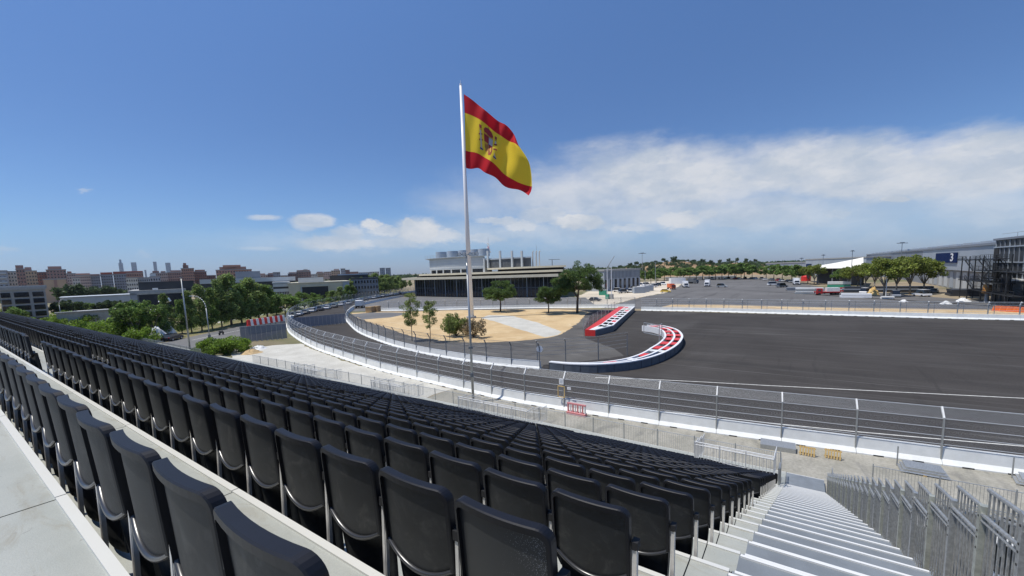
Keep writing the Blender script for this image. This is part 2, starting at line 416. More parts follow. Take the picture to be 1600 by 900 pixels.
# ================================================================== GROUND
def sheet(name, pts, m, z, rag=0):
    if rag:
        rj = random.Random(len(pts)); q_ = []
        for a, b in zip(pts, list(pts[1:])+[pts[0]]):
            a = Vector((a[0], a[1], 0)); b = Vector((b[0], b[1], 0)); L_ = (b-a).length; k_ = max(1, int(L_/1.1)); nn_ = Vector((-(b-a).y, (b-a).x, 0)).normalized()
            for i in range(k_): q_.append(tuple(a.lerp(b, i/k_)+nn_*(rj.gauss(0, rag) if i else 0)))
        pts = q_
    mb = MB(); mb.add([(p[0], p[1], z) for p in pts], [tuple(range(len(pts)))])
    me = mb.mesh(name, m)
    import bmesh
    bm = bmesh.new(); bm.from_mesh(me); bmesh.ops.triangulate(bm, faces=bm.faces[:])
    for f in bm.faces:
        if f.normal.z < 0: f.normal_flip()
    bm.to_mesh(me); bm.free()
    o = bpy.data.objects.new(name, me); col.objects.link(o); o['kind'] = 'structure'; return o
sheet('ground', [(-12000, -3000), (8000, -3000), (8000, 12000), (-12000, 12000)], g_earth, 0.0)
outer_pts = [(70, 41.2), (40, 37.4), (24, 35.3), (10.3, 33.6), (2.6, 32.7), (-5.4, 31.8), (-13.3, 31.2), (-21.3, 30.8), (-30.3, 31.5), (-42.7, 32.9), (-50.0, 34.2), (-59.6, 36.3), (-68.8, 38.5), (-83.2, 43.2), (-98.6, 49.3), (-119.0, 59.7), (-138.6, 72.5), (-155.4, 88.4), (-174.0, 111.4), (-189.7, 136.4), (-204.5, 165.2), (-215.0, 189.6), (-228, 225), (-240, 262)]
inner_pts = [(-26.2, 42.9), (-30.8, 42.3), (-36.1, 42.2), (-41.4, 42.7), (-47.4, 43.6), (-55.7, 45.6), (-64.7, 48.6), (-78.4, 54.1), (-94.5, 62.7), (-110.3, 72.0), (-126.9, 84.1), (-148.8, 103.7), (-163.0, 124.1), (-177.0, 147.1), (-190, 175)]
OUT = catmull(outer_pts, 3.95); INN = catmull(inner_pts, 3.95)
trk = [(p.x, p.y) for p in OUT]+[(-225, 262)]+[(p.x, p.y) for p in reversed(INN[18:])]+[(-116, 95), (-103.4, 110), (-66, 113), (-36.2, 113.5), (33, 114), (75, 116.5), (90, 60)]
sheet('track_surface', trk, g_asph, .008)
sand_px = [(548, 489), (560, 497), (575, 503), (600, 511), (625, 520), (650, 527), (675, 531), (700, 534), (735, 535.5), (770, 535), (800, 533.5), (830, 531), (855, 528), (875, 523), (892, 513), (905, 503), (914, 493), (921, 487), (900, 484), (850, 483), (780, 484), (700, 485), (640, 487), (600, 487), (575, 488)]
g_apr = ground_mat('dusty_asphalt', (.082, .078, .073), (.12, .115, .107), .10, streak=[((.25, 1, 1), .5, .6, (.22, .21, .19), .52, .72), ((1, .15, 1), .8, .5, (.05, .048, .046), .56, .72)])
sheet('island_apron', [(p.x, p.y) for p in INN[:26]]+[(-122, 88), (-116, 95), (-103.4, 109.5), (-66, 112.5), (-44, 113)]+[G(x, y) for x, y in [(925, 487), (912, 515), (915, 529), (960, 545), (975, 556), (900, 566), (850, 570)]], g_apr, .012, .05)
sheet('sand_island', [G(x, y) for x, y in sand_px], g_sand, .016, .16)
sheet('asphalt_patch', [G(x, y) for x, y in [(550, 491), (578, 488.5), (606, 488), (645, 489), (610, 496), (566, 499.5)]], g_street, .022)
sheet('concrete_path', [G(x, y) for x, y in [(752, 497), (764, 492.5), (800, 493.5), (840, 504), (878, 519), (872, 523.5), (852, 527), (812, 515), (775, 503)]], g_conc, .022, .10)
sheet('street', [G(x, y) for x, y in [(120, 640), (120, 560), (215, 542), (258, 535.5), (300, 526), (360, 513), (430, 499.5), (452, 493), (500, 483), (560, 470), (620, 458.5), (640, 455), (643, 459), (600, 464.5), (540, 475), (490, 484.5), (462, 494), (452, 504), (430, 522), (395, 533), (340, 541), (300, 553), (270, 580), (200, 640)]], g_street, .008)
sheet('verge', [G(x, y) for x, y in [(60, 560), (215, 541), (258, 534.5), (300, 525), (360, 512), (430, 498.5), (500, 482), (620, 457), (628, 446), (500, 455), (300, 480), (150, 500)]], g_verge, .004)
sheet('pavement_strip', [G(x, y) for x, y in [(340, 505), (430, 489), (500, 476), (496, 474), (430, 484.5), (340, 498)]], g_conc, .012)
sheet('concrete_apron', [(-30, 26.5), (-30, 31.4), (-50.4, 34.0), (-68.8, 38.2), (-76.5, 40.5), (-80, 37), (-82, 31), (-70, 26.5)], g_conc, .012, .12)
sheet('service_pavement', [(-30.0, 25), (-30.0, 31.4), (-21.3, 30.8), (-13.3, 31.2), (-5.4, 31.8), (2.6, 32.7), (10.3, 33.6), (40, 37.4), (70, 41.2), (70, 5), (3, 5), (3, 25)], g_pave, .012)
sheet('car_park', [G(x, y) for x, y in [(940, 481), (1010, 463), (1040, 458), (1062, 447), (1072, 437.5), (1110, 434.5), (1190, 434.5), (1245, 441), (1300, 452), (1420, 461)]] + [Vector((60, 116, 0)), Vector((60, 119, 0)), Vector((-36, 118.5, 0))], g_park, .008)
sheet('pavilion_road', [G(x, y) for x, y in [(545, 480), (575, 468), (645, 463.3), (860, 463), (915, 465), (935, 480.5), (850, 480.8), (700, 483), (590, 485.3), (548, 487)]], g_street, .010)
sheet('sand_strip', [(-34, 121), (-8, 123.5), (12, 122), (38, 124), (37, 134), (5, 133), (-20, 135.5), (-33, 134)], g_sand, .016)
sheet('construction_yard', [G(x, y) for x, y in [(880, 481), (905, 462), (930, 450), (1000, 441), (1072, 437), (1062, 446.5), (1040, 457.5), (1005, 463.5), (935, 481)]], g_yard, .006, .4)
# painted lines
def stripe(pts, w, z=.013):
    mb = MB(); P = [Vector((p[0], p[1], 0)) for p in pts]; L_ = []
    for i, p in enumerate(P):
        t = (P[min(i+1, len(P)-1)]-P[max(i-1, 0)]).normalized(); n = Vector((-t.y, t.x, 0))*w/2
        L_ += [(p.x-n.x, p.y-n.y, z), (p.x+n.x, p.y+n.y, z)]
    mb.add(L_, [(2*i, 2*i+2, 2*i+3, 2*i+1) for i in range(len(P)-1)])
    return struct('painted_line', mb, g_line)
stripe([G(x, y) for x, y in [(930, 590), (1000, 592), (1100, 597), (1200, 602.5), (1400, 612.5), (1600, 622.5), (1800, 633)]], .16)
stripe([G(x, y) for x, y in [(1010, 641), (1100, 649), (1200, 661), (1330, 674), (1460, 685.5), (1600, 697.5), (1750, 711)]], .15)
stripe([G(x, y) for x, y in [(300, 531.5), (360, 519), (430, 505.5)]], .2)
stripe([G(x, y) for x, y in [(1075, 446), (1150, 446.5), (1240, 448)]], .3, .013)

# ================================================================== GRANDSTAND
DY, DZ = .792042, .3397447
def EY(n): return 1.146710+(n-1)*DY
def EZ(n): return CAMZ-1.445344-(n-1)*DZ
XA = -.674               # last seat post beside the stairs
XL = -150.0; NR = 31
stand = thing('grandstand', 'long temporary grandstand of grey stepped decks with pale edge strips', 'grandstand', (0, 0, 0))
jx = [-3.165-2.467*k for k in range(-1, 60)]
for n in range(0, 33):
    y0 = (EY(n-1) if n else -3.0)+.004; y1 = EY(n); z = EZ(n); xr = -.40 if n else 3.2
    if n == 32: y1 = 27.3
    mb = MB(); xs = [xr]+[x for x in jx if XL < x < xr-.1]+[XL]
    if n <= 6 or True:
        for a, b in zip(xs, xs[1:]):
            mb.add([(b+.005, y0, z), (a-.005, y0, z), (a-.005, y1, z), (b+.005, y1, z)], [(0, 1, 2, 3)])
            if n > 8 and False: break
    # riser below the front edge
    mb.m = 1
    mb.add([(XL, y1-.012, z-.004), (xr, y1-.012, z-.004), (xr, y1-.012, max(z-DZ-.03, -.02)), (XL, y1-.012, max(z-DZ-.03, -.02))], [(0, 1, 2, 3)])
    mb.add([(XL, y0, z-.03), (xr, y0, z-.03), (xr, y1, z-.03), (XL, y1, z-.03)], [(0, 1, 2, 3)])
    tr = mb.build('tread', [deck_m, galv_dark], stand)
    nb = MB()
    for a, b in zip(xs, xs[1:]): nb.box(((a+b)/2, y1-.022, z+.001), (a-b-.010, .042, .024))
    nb.build('nosing', nosing_m, tr)
# aisle steps (x -.39 .. 1.33): full tread and half step each
aw0, aw1 = -.385, 1.335
for n in range(1, 33):
    for half in (0, 1):
        y0 = EY(n-1)+half*.50; y1 = y0+(DY-.50 if half else .50); z = EZ(n)+(0 if half else DZ/2)
        if n == 32 and half: y1 = 27.3
        mb = MB(); mb.box(((aw0+aw1)/2, (y0+y1)/2+.003, z-.02), (aw1-aw0, y1-y0-.006, .036))
        mb.m = 1; mb.add([(aw0, y1-.012, z-.04), (aw1, y1-.012, z-.04), (aw1, y1-.012, z-DZ/2-.02), (aw0, y1-.012, z-DZ/2-.02)], [(0, 1, 2, 3)])
        st = mb.build('aisle_step', [step_m, galv_dark], stand)
        MB().box(((aw0+aw1)/2+.01*half, y1-.022, z-.0), (aw1-aw0-.02, .030, .03)).build('nosing', nosing_b, st)
    # side stringer gap (dark diagonal line beside the steps)
    MB().box((aw0-.006, EY(n)-DY/2, EZ(n)-.06), (.01, DY, .10)).build('stringer', black_r, stand)
# deck strip right of the stair railing at the top and scaffold frame under the stand edge
mb = MB()
for n in range(2, 33, 3):
    mb.tube((1.42, EY(n), 0), (1.42, EY(n), EZ(n)-.05), .024, 6)
    mb.tube((1.42, EY(n), max(EZ(n)-2.2, .2)), (1.42, EY(min(n+3, 32)), max(EZ(n+3)-.1, .2)), .02, 6)
    for zz in (2, 4, 6, 8):
        if zz < EZ(n)-.3: mb.tube((1.42, EY(n), zz), (1.42, EY(n+3), zz), .02, 6) if zz < EZ(n+3) else None
mb.build('support_frame', galv, stand)

# ---------------------------------------------------------------- seats
def make_seat():
    root = thing('stadium_seat', None, 'seat')
    hw = .230
    def bow(x): return -.025*(1-min(1, (x/hw)**2))
    def ybk(z): return .078-.026*(z-.42)/.45
    # outline path (x, z) left-bottom up, across, down right
    zt, zb, rc = .872, .49, .055; path = [(-hw, zb), (-hw, .6), (-hw, .72)]
    for k in range(0, 7):
        a = pi-k*pi/12; path.append((-hw+rc+rc*cos(a), zt-rc+rc*sin(a)))
    for k in range(1, 8): path.append((-hw+rc+(2*hw-2*rc)*k/8, zt))
    for k in range(0, 7):
        a = pi/2-k*pi/12; path.append((hw-rc+rc*cos(a), zt-rc+rc*sin(a)))
    path += [(hw, .72), (hw, .6), (hw, zb)]
    mb = MB(); rows = []; inn = []
    for i, (x, z) in enumerate(path):
        a = path[max(0, i-1)]; b = path[min(len(path)-1, i+1)]; t = Vector((b[0]-a[0], b[1]-a[1])).normalized(); nrm = (t.y, -t.x)  # inward
        top = max(0, 1-abs(t.x)*0)  # constant
        w_ = .018+.014*abs(t.x)
        xi, zi = x+nrm[0]*w_, z+nrm[1]*w_
        xc, zc = x+nrm[0]*.005, z+nrm[1]*.005
        yo = ybk(z)+bow(x); yi = ybk(zi)+bow(xi)
        # back-out, back-crest, back-in, front-in, front-out
        rows.append([(x, yo-.012, z), (xc, yo-.017, zc), (xi, yi-.017, zi), (xi, yi+.012, zi), (x, yo+.024, z)]); inn.append((xi, zi))
    k5 = 5; V = [p for r in rows for p in r]; Fs = []
    for i in range(len(rows)-1):
        for k in range(k5): Fs.append((i*k5+k, i*k5+(k+1) % k5, (i+1)*k5+(k+1) % k5, (i+1)*k5+k))
    mb.add(V, Fs)
    back = mb.build('backrest_rim', seat_black, root)
    # recessed panel
    def zlow(x): return .405+.085*(x/hw)**2
    mb = MB(); nx, nzz = 12, 8
    for s_, off in ((0, .002), (1, .014)):
        V = []
        for j in range(nzz+1):
            for i in range(nx+1):
                x = -hw+.012+(2*hw-.024)*i/nx; ztp = zt-.02
                e = max(0, abs(x)-(hw-rc)); ztp -= (rc-sqrt(max(0, rc*rc-e*e))) if e > 0 else 0
                z = zlow(x)+(ztp-zlow(x))*j/nzz
                V.append((x, ybk(z)+bow(x)+off, z))
        Fs = [(j*(nx+1)+i, j*(nx+1)+i+1, (j+1)*(nx+1)+i+1, (j+1)*(nx+1)+i) for j in range(nzz) for i in range(nx)]
        mb.add(V, Fs if not s_ else [f[::-1] for f in Fs])
    panel = mb.build('backrest_panel', seat_panel, root, smooth=True)
    mb = MB(); V = []; nl = 17
    for i in range(nl):
        x = -hw+.006+(2*hw-.012)*i/(nl-1); z = zlow(x)+.01; y = ybk(z)+bow(x)
        V += [(x, y+.012, z+.012), (x, y-.012, z+.011), (x, y-.016, z), (x, y-.010, z-.010), (x, y+.012, z-.012)]
    mb.add(V, [(i*5+k, i*5+(k+1) % 5, (i+1)*5+(k+1) % 5, (i+1)*5+k) for i in range(nl-1) for k in range(5)]); mb.build('backrest_lip', seat_gloss, root, smooth=True)
    # folded seat pan
    mb = MB(); V = []
    for s_, off in ((0, 0), (1, .05)):
        for j in range(7):
            for i in range(9):
                x = -.215+.43*i/8; z = .05+.46*j/6; xx = x*(1-.16*(1-j/6)**1.5)
                V.append((xx, .104+.028*(1-(x/.215)**2)*-1+.035*(1-j/6)+off, z))
    n1 = 63; Fs = [(j*9+i, j*9+i+1, (j+1)*9+i+1, (j+1)*9+i) for j in range(6) for i in range(8)]
    Fs += [tuple(k+n1 for k in f[::-1]) for f in Fs]
    for i in range(8): Fs += [(54+i, 55+i, 55+i+n1, 54+i+n1), (i+1, i, i+n1, i+1+n1)]
    for j in range(6): Fs += [((j+1)*9, j*9, j*9+n1, (j+1)*9+n1), (j*9+8, (j+1)*9+8, (j+1)*9+8+n1, j*9+8+n1)]
    mb.add(V, Fs); pan = mb.build('seat_pan', seat_panel, root, smooth=True)
    # upright post on the left-hand side, hinge, brace
    mb = MB(); mb.bar((-.25, .05, 0), (-.25, .075, .655), .018, .020, up=(0, 1, 0)); mb.bar((-.2365, .05, 0), (-.2365, .075, .60), .005, .018, up=(0, 1, 0))
    post = mb.build('seat_post', alu, root)
    mb = MB(); mb.box((-.247, .082, .675), (.034, .05, .045)); mb.tube((-.275, .085, .69), (-.215, .085, .69), .013, 8)
    mb.build('seat_hinge', black_r, post)
    MB().bar((-.247, .09, .5), (-.247, .20, .30), .012, .03).build('seat_strut', black_r, post)
    return root, post
seat0, post0 = make_seat(); register(seat0)
end_seat_skip = {(13, 0), (14, 0)}
VOM = [(-4.15, -.674), (-19.6, -13.7), (-29.3, -25.5), (-42, -37)]
AISLES = [(-12.25, -10.65), (-24.2, -22.6), (-36.2, -34.6), (-60.2, -58.6), (-84.2, -82.6), (-108.2, -106.6)]
def seat_ok(n, x):
    if n >= 27 and n <= 29:
        for a, b in VOM:
            if a < x < b: return False
    for i, (a, b) in enumerate(AISLES):
        if a < x < b and (i == 0 or n > 4): return False
    return True
def projpx(p):
    v = Vector(p)-CO; z = v.dot(fw)
    if z < .1: return None
    return PX+F*v.dot(r2)/z, PY+F*v.dot(d2)/z, z
cands = []
for n in range(1, NR+1):
    k = 0
    while True:
        x = XA-.25-.5*k-(.10 if n == 1 else 0)
        if x < XL+1: break
        if seat_ok(n, x) and (n, k) not in end_seat_skip:
            loc = (x, EY(n-1), EZ(n)); q = projpx((x, loc[1]+.05, loc[2]+.85))
            vis = q is not None and -70 < q[0] < 1650 and q[1] < 960 and True
            if vis: cands.append((q[2], n, k, loc))
        k += 1
cands.sort(); near = cands[:300]; far = cands[300:]
near.sort(key=lambda t: (t[1], t[2]))
rank = {}; jit = random.Random(3)
for i, (d, n, k, loc) in enumerate(near):
    o = seat0 if i == 0 else clone(seat0)
    o.location = loc
    o.rotation_euler = (jit.gauss(0, .006), 0, jit.gauss(0, .010))
    rank[n] = rank.get(n, 0)+1
    if n == 1: lb = 'black folding seat in the walkway row nearest the camera, %s from its right end' % ordw(rank[n])
    else: lb = 'black folding seat, %s from the stairs in the %s row down the stand' % (ordw(k+1), ordw(n))
    if (n, k) == (2, 0): lb = 'black folding seat with white speckles splashed across its back, ending the second row'
    tag(o, lb, 'seat', 'black folding seats in rows on the grandstand')
    if k == 0 and n > 1:
        e = MB(); e.bar((.25, .05, 0), (.25, .075, .655), .022, .022, up=(0, 1, 0)); e.bar((.2635, .045, 0), (.2635, .070, .655), .005, .028, up=(0, 1, 0))
        ep = e.build('seat_post', alu, o); e = MB(); e.box((.252, .082, .675), (.034, .05, .045)); e.build('seat_hinge', black_r, ep)
# speckled seat
sp = bpy.data.materials.new('speckled_plastic'); sp.use_nodes = True; t = sp.node_tree; q = N(t); b = t.nodes['Principled BSDF']
g = q.new('ShaderNodeTexCoord').outputs['Object']
vor = q.new('ShaderNodeTexVoronoi'); vor.inputs['Scale'].default_value = 190; q.link(g, vor.inputs['Vector'])
s_ = q.new('ShaderNodeSeparateXYZ'); q.link(g, s_.inputs[0])
area = q.smooth(q.math('ADD', q.math('MULTIPLY', s_.outputs[0], 1.5), q.math('MULTIPLY', q.noise(g, 14, 4), .5)), .15, .6)
thr = q.math('MULTIPLY', area, .42)
spot = q.math('MULTIPLY', q.math('LESS_THAN', vor.outputs['Distance'], thr), q.math('GREATER_THAN', q.noise(g, 300, 1), .5))
q.link(q.mix(q.math('MULTIPLY', spot, .5), (.021, .023, .025), (.40, .41, .43)), b.inputs['Base Color']); b.inputs['Roughness'].default_value = .55
for o in col.objects:
    if o.get('label', '').startswith('black folding seat with white speckles'):
        for c in col.objects:
            if c.parent == o and c.name.startswith('backrest_panel'):
                c.data = c.data.copy(); c.data.materials[0] = sp
# the rest of the seats, too many to count
mb = MB()
for d, n, k, (x, y, z) in far:
    hi = d < 28
    bw = .222
    def Bp(xx, zz, off): return (x+xx, y+.088-.030*(zz-.42)/.45+off-(.03 if abs(xx) < .1 else 0), z+zz)
    # slab back, crest, sides
    V = []
    for off in (-.012, .022):
        V += [Bp(-bw, .45, off), Bp(-bw, .83, off), Bp(-bw+.04, .872, off), Bp(-.08, .872, off), Bp(.08, .872, off), Bp(bw-.04, .872, off), Bp(bw, .83, off), Bp(bw, .45, off), Bp(.08, .40, off), Bp(-.08, .40, off)]
    mb.m = 0
    mb.add(V, [(1, 0, 9, 3), (1, 3, 2), (3, 9, 8, 4), (4, 8, 7, 6), (4, 6, 5), (11, 13, 19, 10), (11, 12, 13), (13, 14, 18, 19), (14, 16, 17, 18), (14, 15, 16)]+[(i, (i+1), (i+1)+10, i+10) for i in range(9)])
    mb.m = 1
    if hi:
        mb.add([Bp(-bw+.022, .47, -.0125), Bp(bw-.022, .47, -.0125), Bp(bw-.03, .835, -.0125), Bp(-bw+.03, .835, -.0125)], [(0, 1, 2, 3)]) if False else None
    mb.add([(x-.2, y+.15, z+.1), (x+.2, y+.15, z+.1), (x+.2, y+.13, z+.46), (x-.2, y+.13, z+.46)], [(0, 1, 2, 3)])
    if n <= 26 or k == 0:
        mb.m = 2
        mb.add([(x-.26, y+.05, z), (x-.236, y+.05, z), (x-.236, y+.075, z+.66), (x-.26, y+.075, z+.66), (x-.236, y+.09, z), (x-.236, y+.11, z+.66)], [(0, 1, 2, 3), (1, 4, 5, 2)])
        if k == 0: mb.add([(x+.24, y+.05, z), (x+.264, y+.05, z), (x+.264, y+.075, z+.66), (x+.24, y+.075, z+.66), (x+.264, y+.09, z), (x+.264, y+.11, z+.66)], [(0, 1, 2, 3), (1, 4, 5, 2)])
o = mb.build('stadium_seats', [seat_black, seat_panel, alu]); tag(o, 'mass of black folding seats filling the lower and far rows of the stand', 'seats', None, 'stuff')

# ---------------------------------------------------------------- railings on the stand
def picket_panel(mb, a, b, h0, h1, sp=.115, r=.007, rail=.018):
    """a,b foot points; pickets between bottom rail and top rail"""
    a, b = Vector(a), Vector(b); n = max(2, round((b-a).length/sp)); u0 = Vector((0, 0, h0)); u1 = Vector((0, 0, h1))
    mb.tube(a+u0, b+u0, rail*.8, 6); mb.tube(a+u1, b+u1, rail, 6)
    for k in range(n+1): p = a.lerp(b, k/n); mb.bar(p+u0, p+u1, r*2, r*2)
# stair railing: saw-tooth panels, one per row
rail = thing('stair_railing', 'tall galvanised steel stair railing of overlapping picket panels beside the grey steps', 'railing', (1.37, EY(-1), EZ(0)))
B = rail.location
for n in range(0, 33):
    x = 1.37; y0 = EY(n-1); y1 = EY(n); z = EZ(n)
    mb = MB(); mb.bar((x, y0+.03, z-.1), (x, y0+.03, z+1.30), .055, .06); p = mb.build('railing_post', galv_warm if n % 2 else galv, rail, base=B)
    mb = MB()
    for hz in (.9, 1.0, 1.06, 1.2): mb.tube((x-.0305, y0+.03, z+hz), (x-.027, y0+.03, z+hz), .010, 8)
    mb.build('bolt_hole', dark_m, p, base=B)
    mb = MB(); s0, s1 = z+1.26, z+1.26-.15
    mb.tube((x+.02, y0+.03, s0), (x+.02, y1+.02, s1), .018, 8)
    mb.tube((x+.02, y0+.03, z+.12), (x+.02, y1+.02, z-.02), .012, 6)
    m_ = 8
    for k in range(m_+1):
        t = k/m_; yy = y0+.04+(DY-.05)*t; mb.bar((x+.02, yy, z+.12-.14*t), (x+.02, yy, s0-.15*t), .012, .012)
    mb.build('picket_panel', galv, rail, base=B)
    mb = MB(); mb.tube((x-.01, y0+.03, z+1.03), (x-.01, y1+.03, z+.88), .017, 8); mb.tube((x-.012, y0+.03, z+.975), (x-.012, y1+.03, z+.825), .011, 6)
    mb.build('handrail', galv, rail, base=B)
# second railing to the right, beyond the open bay
rail2 = thing('stair_railing', 'second galvanised picket railing running close behind the stair railing', 'railing', (1.72, EY(5), EZ(5)))
B = rail2.location
for n in range(0, 33, 1):
    x = 1.72; y0 = EY(n-1)+.3; y1 = EY(n)+.3; z = EZ(n)-.06
    MB().bar((x, y0, max(z-.6, 0)), (x, y0, z+1.1), .05, .05).build('railing_post', galv, rail2, base=B)
    mb = MB(); mb.tube((x, y0, z+1.1), (x, y1, z+1.1-.3), .02, 6); mb.tube((x, y0, z+.1), (x, y1, z-.2), .014, 6)
    for k in range(7): yy = y0+DY*k/7; mb.bar((x, yy, z+.1-.3*k/7), (x, yy, z+1.1-.3*k/7), .014, .014)
    mb.build('picket_panel', galv, rail2, base=B)
# lower stair flight in the open bay right of the railing
fl = thing('scaffold_stair', 'galvanised scaffold stair and frames in the open bay beside the grandstand', 'stair', (2.3, 14, 0)); B = fl.location
for n in range(9, 33):
    z = EZ(n)-.9
    if z > .1: MB().box((2.2, EY(n)-.4, z), (1.4, .42, .04)).build('step', galv, fl, base=B)
for x in (1.55, 2.9, 4.4, 5.9):
    mb = MB()
    for y in (3.5, 6.5, 9.5, 12.5, 15.5, 18.5, 21.5):
        zt_ = max(.6, EZ((y-1.15)/DY+1)-1.0)
        mb.tube((x, y, 0), (x, y, zt_), .024, 6)
        for zz in range(1, 12, 2):
            if zz < zt_: mb.tube((x, y, zz), (x, y+3, zz), .02, 6) if zz < zt_-1.2 else None
        mb.tube((x, y, max(0, zt_-2.2)), (x, y+3, max(.1, zt_-1.4)), .018, 6)
    mb.build('scaffold_frame', galv, fl, base=B)
mb = MB()
for y in (3.5, 6.5, 9.5, 12.5, 15.5, 18.5, 21.5):
    zt_ = max(.6, EZ((y-1.15)/DY+1)-1.0)
    for zz in range(1, 12, 2):
        if zz < zt_: mb.tube((1.55, y, zz), (5.9, y, zz), .02, 6)
    mb.tube((1.55, y, max(.1, zt_-3)), (5.9, y, zt_-.2), .018, 6)
mb.build('scaffold_ledger', galv, fl, base=B)
for k in range(8):  # invented dark platforms, added as a shadowy backdrop behind the railing pickets
    MB().box((4.9, 3+2.6*k, max(.3, EZ((1.6+2.6*k)/DY+1)-1.7)), (6.2, 1.5, .06)).build('dark_bay_backing', dark_m if k % 2 else grey_clad, fl, base=B)
# lower block of stand on the right
lb_ = thing('lower_stand_block', 'small low grandstand block with silver decks right of the stairs', 'grandstand', (8, 24, 0)); B = lb_.location
for n in range(29, 33):
    mb = MB(); mb.box((9.6, (EY(n-1)+EY(n))/2, EZ(n)-.03), (12, DY, .05)); mb.add([(3.6, EY(n), EZ(n)), (15.6, EY(n), EZ(n)), (15.6, EY(n), max(0, EZ(n)-DZ)), (3.6, EY(n), max(0, EZ(n)-DZ))], [(0, 1, 2, 3)])
    mb.build('tread', alu_matt, lb_, base=B)
for xx in (3.7, 5.4, 7.1, 8.8, 10.5):
    mb = MB()
    for n in range(24, 32):
        mb.bar((xx, EY(n-1), EZ(n)+1.0), (xx, EY(n), EZ(n)+.8), .05, .035); mb.bar((xx, EY(n-1), EZ(n)-.2), (xx, EY(n-1), EZ(n)+1.0), .04, .04)
        for k in range(5): mb.bar((xx, EY(n-1)+k*.15, EZ(n)), (xx, EY(n-1)+k*.15, EZ(n)+.95), .012, .012)
    mb.build('stair_side_rail', galv, lb_, base=B)
cnt = 0
for n in (30, 31):
    for k in range(14):
        x = 4.2+.5*k; o = clone(seat0); o.location = (x, EY(n-1)+.3, EZ(n)); cnt += 1
        tag(o, 'black folding seat, %s from left in the %s row of the low right-hand block' % (ordw(k+1), 'upper' if n == 30 else 'front'), 'seat', 'black folding seats in the low right-hand block')
# crowd fence along the front of the stand
def crowd_fence(x0, x1, y, lab, ztop=1.25, name='front_fence', step=2.3, zb=.03):
    t_ = thing(name, lab, 'fence', (x0, y, 0)); B = t_.location
    n = max(1, round(abs(x1-x0)/step))
    for k in range(n):
        a = x0+(x1-x0)*k/n; b = x0+(x1-x0)*(k+1)/n
        mb = MB(); picket_panel(mb, (a+.03, y, zb), (b-.03, y, zb), .12, ztop-.02, .12, .0065, .019); mb.build('fence_panel', galv, t_, base=B)
        MB().bar((a, y, zb), (a, y, ztop+.12), .045, .045).build('fence_post', galv, t_, base=B)
    return t_
crowd_fence(-.7, -33, 27.4, 'galvanised picket fence along the front foot of the long grandstand')
crowd_fence(-33, -66, 27.6, 'galvanised picket fence beside the pale concrete apron below the stand', 1.2)
crowd_fence(3.4, 16, 28.0, 'galvanised picket fence in front of the low right-hand seat block', 1.25)
crowd_fence(-78, -125, 25.2, 'galvanised railing along the far left lower edge of the grandstand', 1.5, 'end_railing', 3.0)
# side rail at foot of the stairs
for xx, lb in ((-.62, 'short galvanised picket rail at the foot of the stairs, left side'), (1.6, 'short galvanised picket rail at the foot of the stairs, right side')):
    t_ = thing('side_rail', lb, 'railing', (xx, 23, 0)); B = t_.location
    for n in range(29, 34):
        y0 = EY(n-1); z = max(EZ(n), .2)
        mb = MB(); picket_panel(mb, (xx, y0+.02, z), (xx, y0+DY-.02, z), .08, 1.15, .1, .007, .018); mb.build('fence_panel', galv, t_, base=B)
        MB().bar((xx, y0, z-.1), (xx, y0, z+1.2), .05, .05).build('fence_post', galv, t_, base=B)
# stair-well guard rails inside the lower rows
for i, (a, b) in enumerate(VOM):
    side = ['nearest the stairs', 'second from the stairs', 'third from the stairs', 'fourth from the stairs'][i]
    t_ = thing('stairwell_guard', 'galvanised guard rail around the opening in the lower rows, '+side, 'railing', ((a+b)/2, EY(26), EZ(27))); B = t_.location
    z = EZ(27)+.55
    n = max(2, round((b-a)/1.2)); yb = EY(26)+.05; yf = EY(29)+.1
    for k in range(n):
        xa = a+.1+(b-a-.2)*k/n; xb = a+.1+(b-a-.2)*(k+1)/n
        mb = MB(); picket_panel(mb, (xa, yb, z), (xb, yb, z), .1, .98, .13, .010, .028); mb.tube((xa, yb, z+1.12), (xb, yb, z+1.12), .028, 6); mb.build('fence_panel', alu_matt, t_, base=B)
        MB().bar((xa, yb, z-.1), (xa, yb, z+1.15), .045, .045).build('fence_post', alu_matt, t_, base=B)
    for xx in (a+.1, b-.1):
        for k in range(3):
            ya = yb+(yf-yb)*k/3; yc = yb+(yf-yb)*(k+1)/3; zz = z-k*DZ*.5
            mb = MB(); picket_panel(mb, (xx, ya, zz), (xx, yc, zz), .1, 1.0, .11, .007, .02); mb.build('side_panel', alu_matt, t_, base=B)
    mb = MB()
    for k in range(1, 4): mb.tube((a+.15, yb+.75*k, z+.9-.25*k), (b-.15, yb+.75*k, z+.9-.25*k), .014, 5)
    mb.tube((a+.2, yb+.1, z+.2), (b-.2, yf-.2, z-.6), .016, 5); mb.tube((b-.2, yb+.1, z+.2), (a+.2, yf-.2, z-.6), .016, 5)
    mb.build('brace', alu_matt, t_, base=B)
    MB().box(((a+b)/2, (yb+yf)/2, EZ(29)-.2+.25), (b-a-.25, .5, .03)).build('landing', alu_matt, t_, base=B)

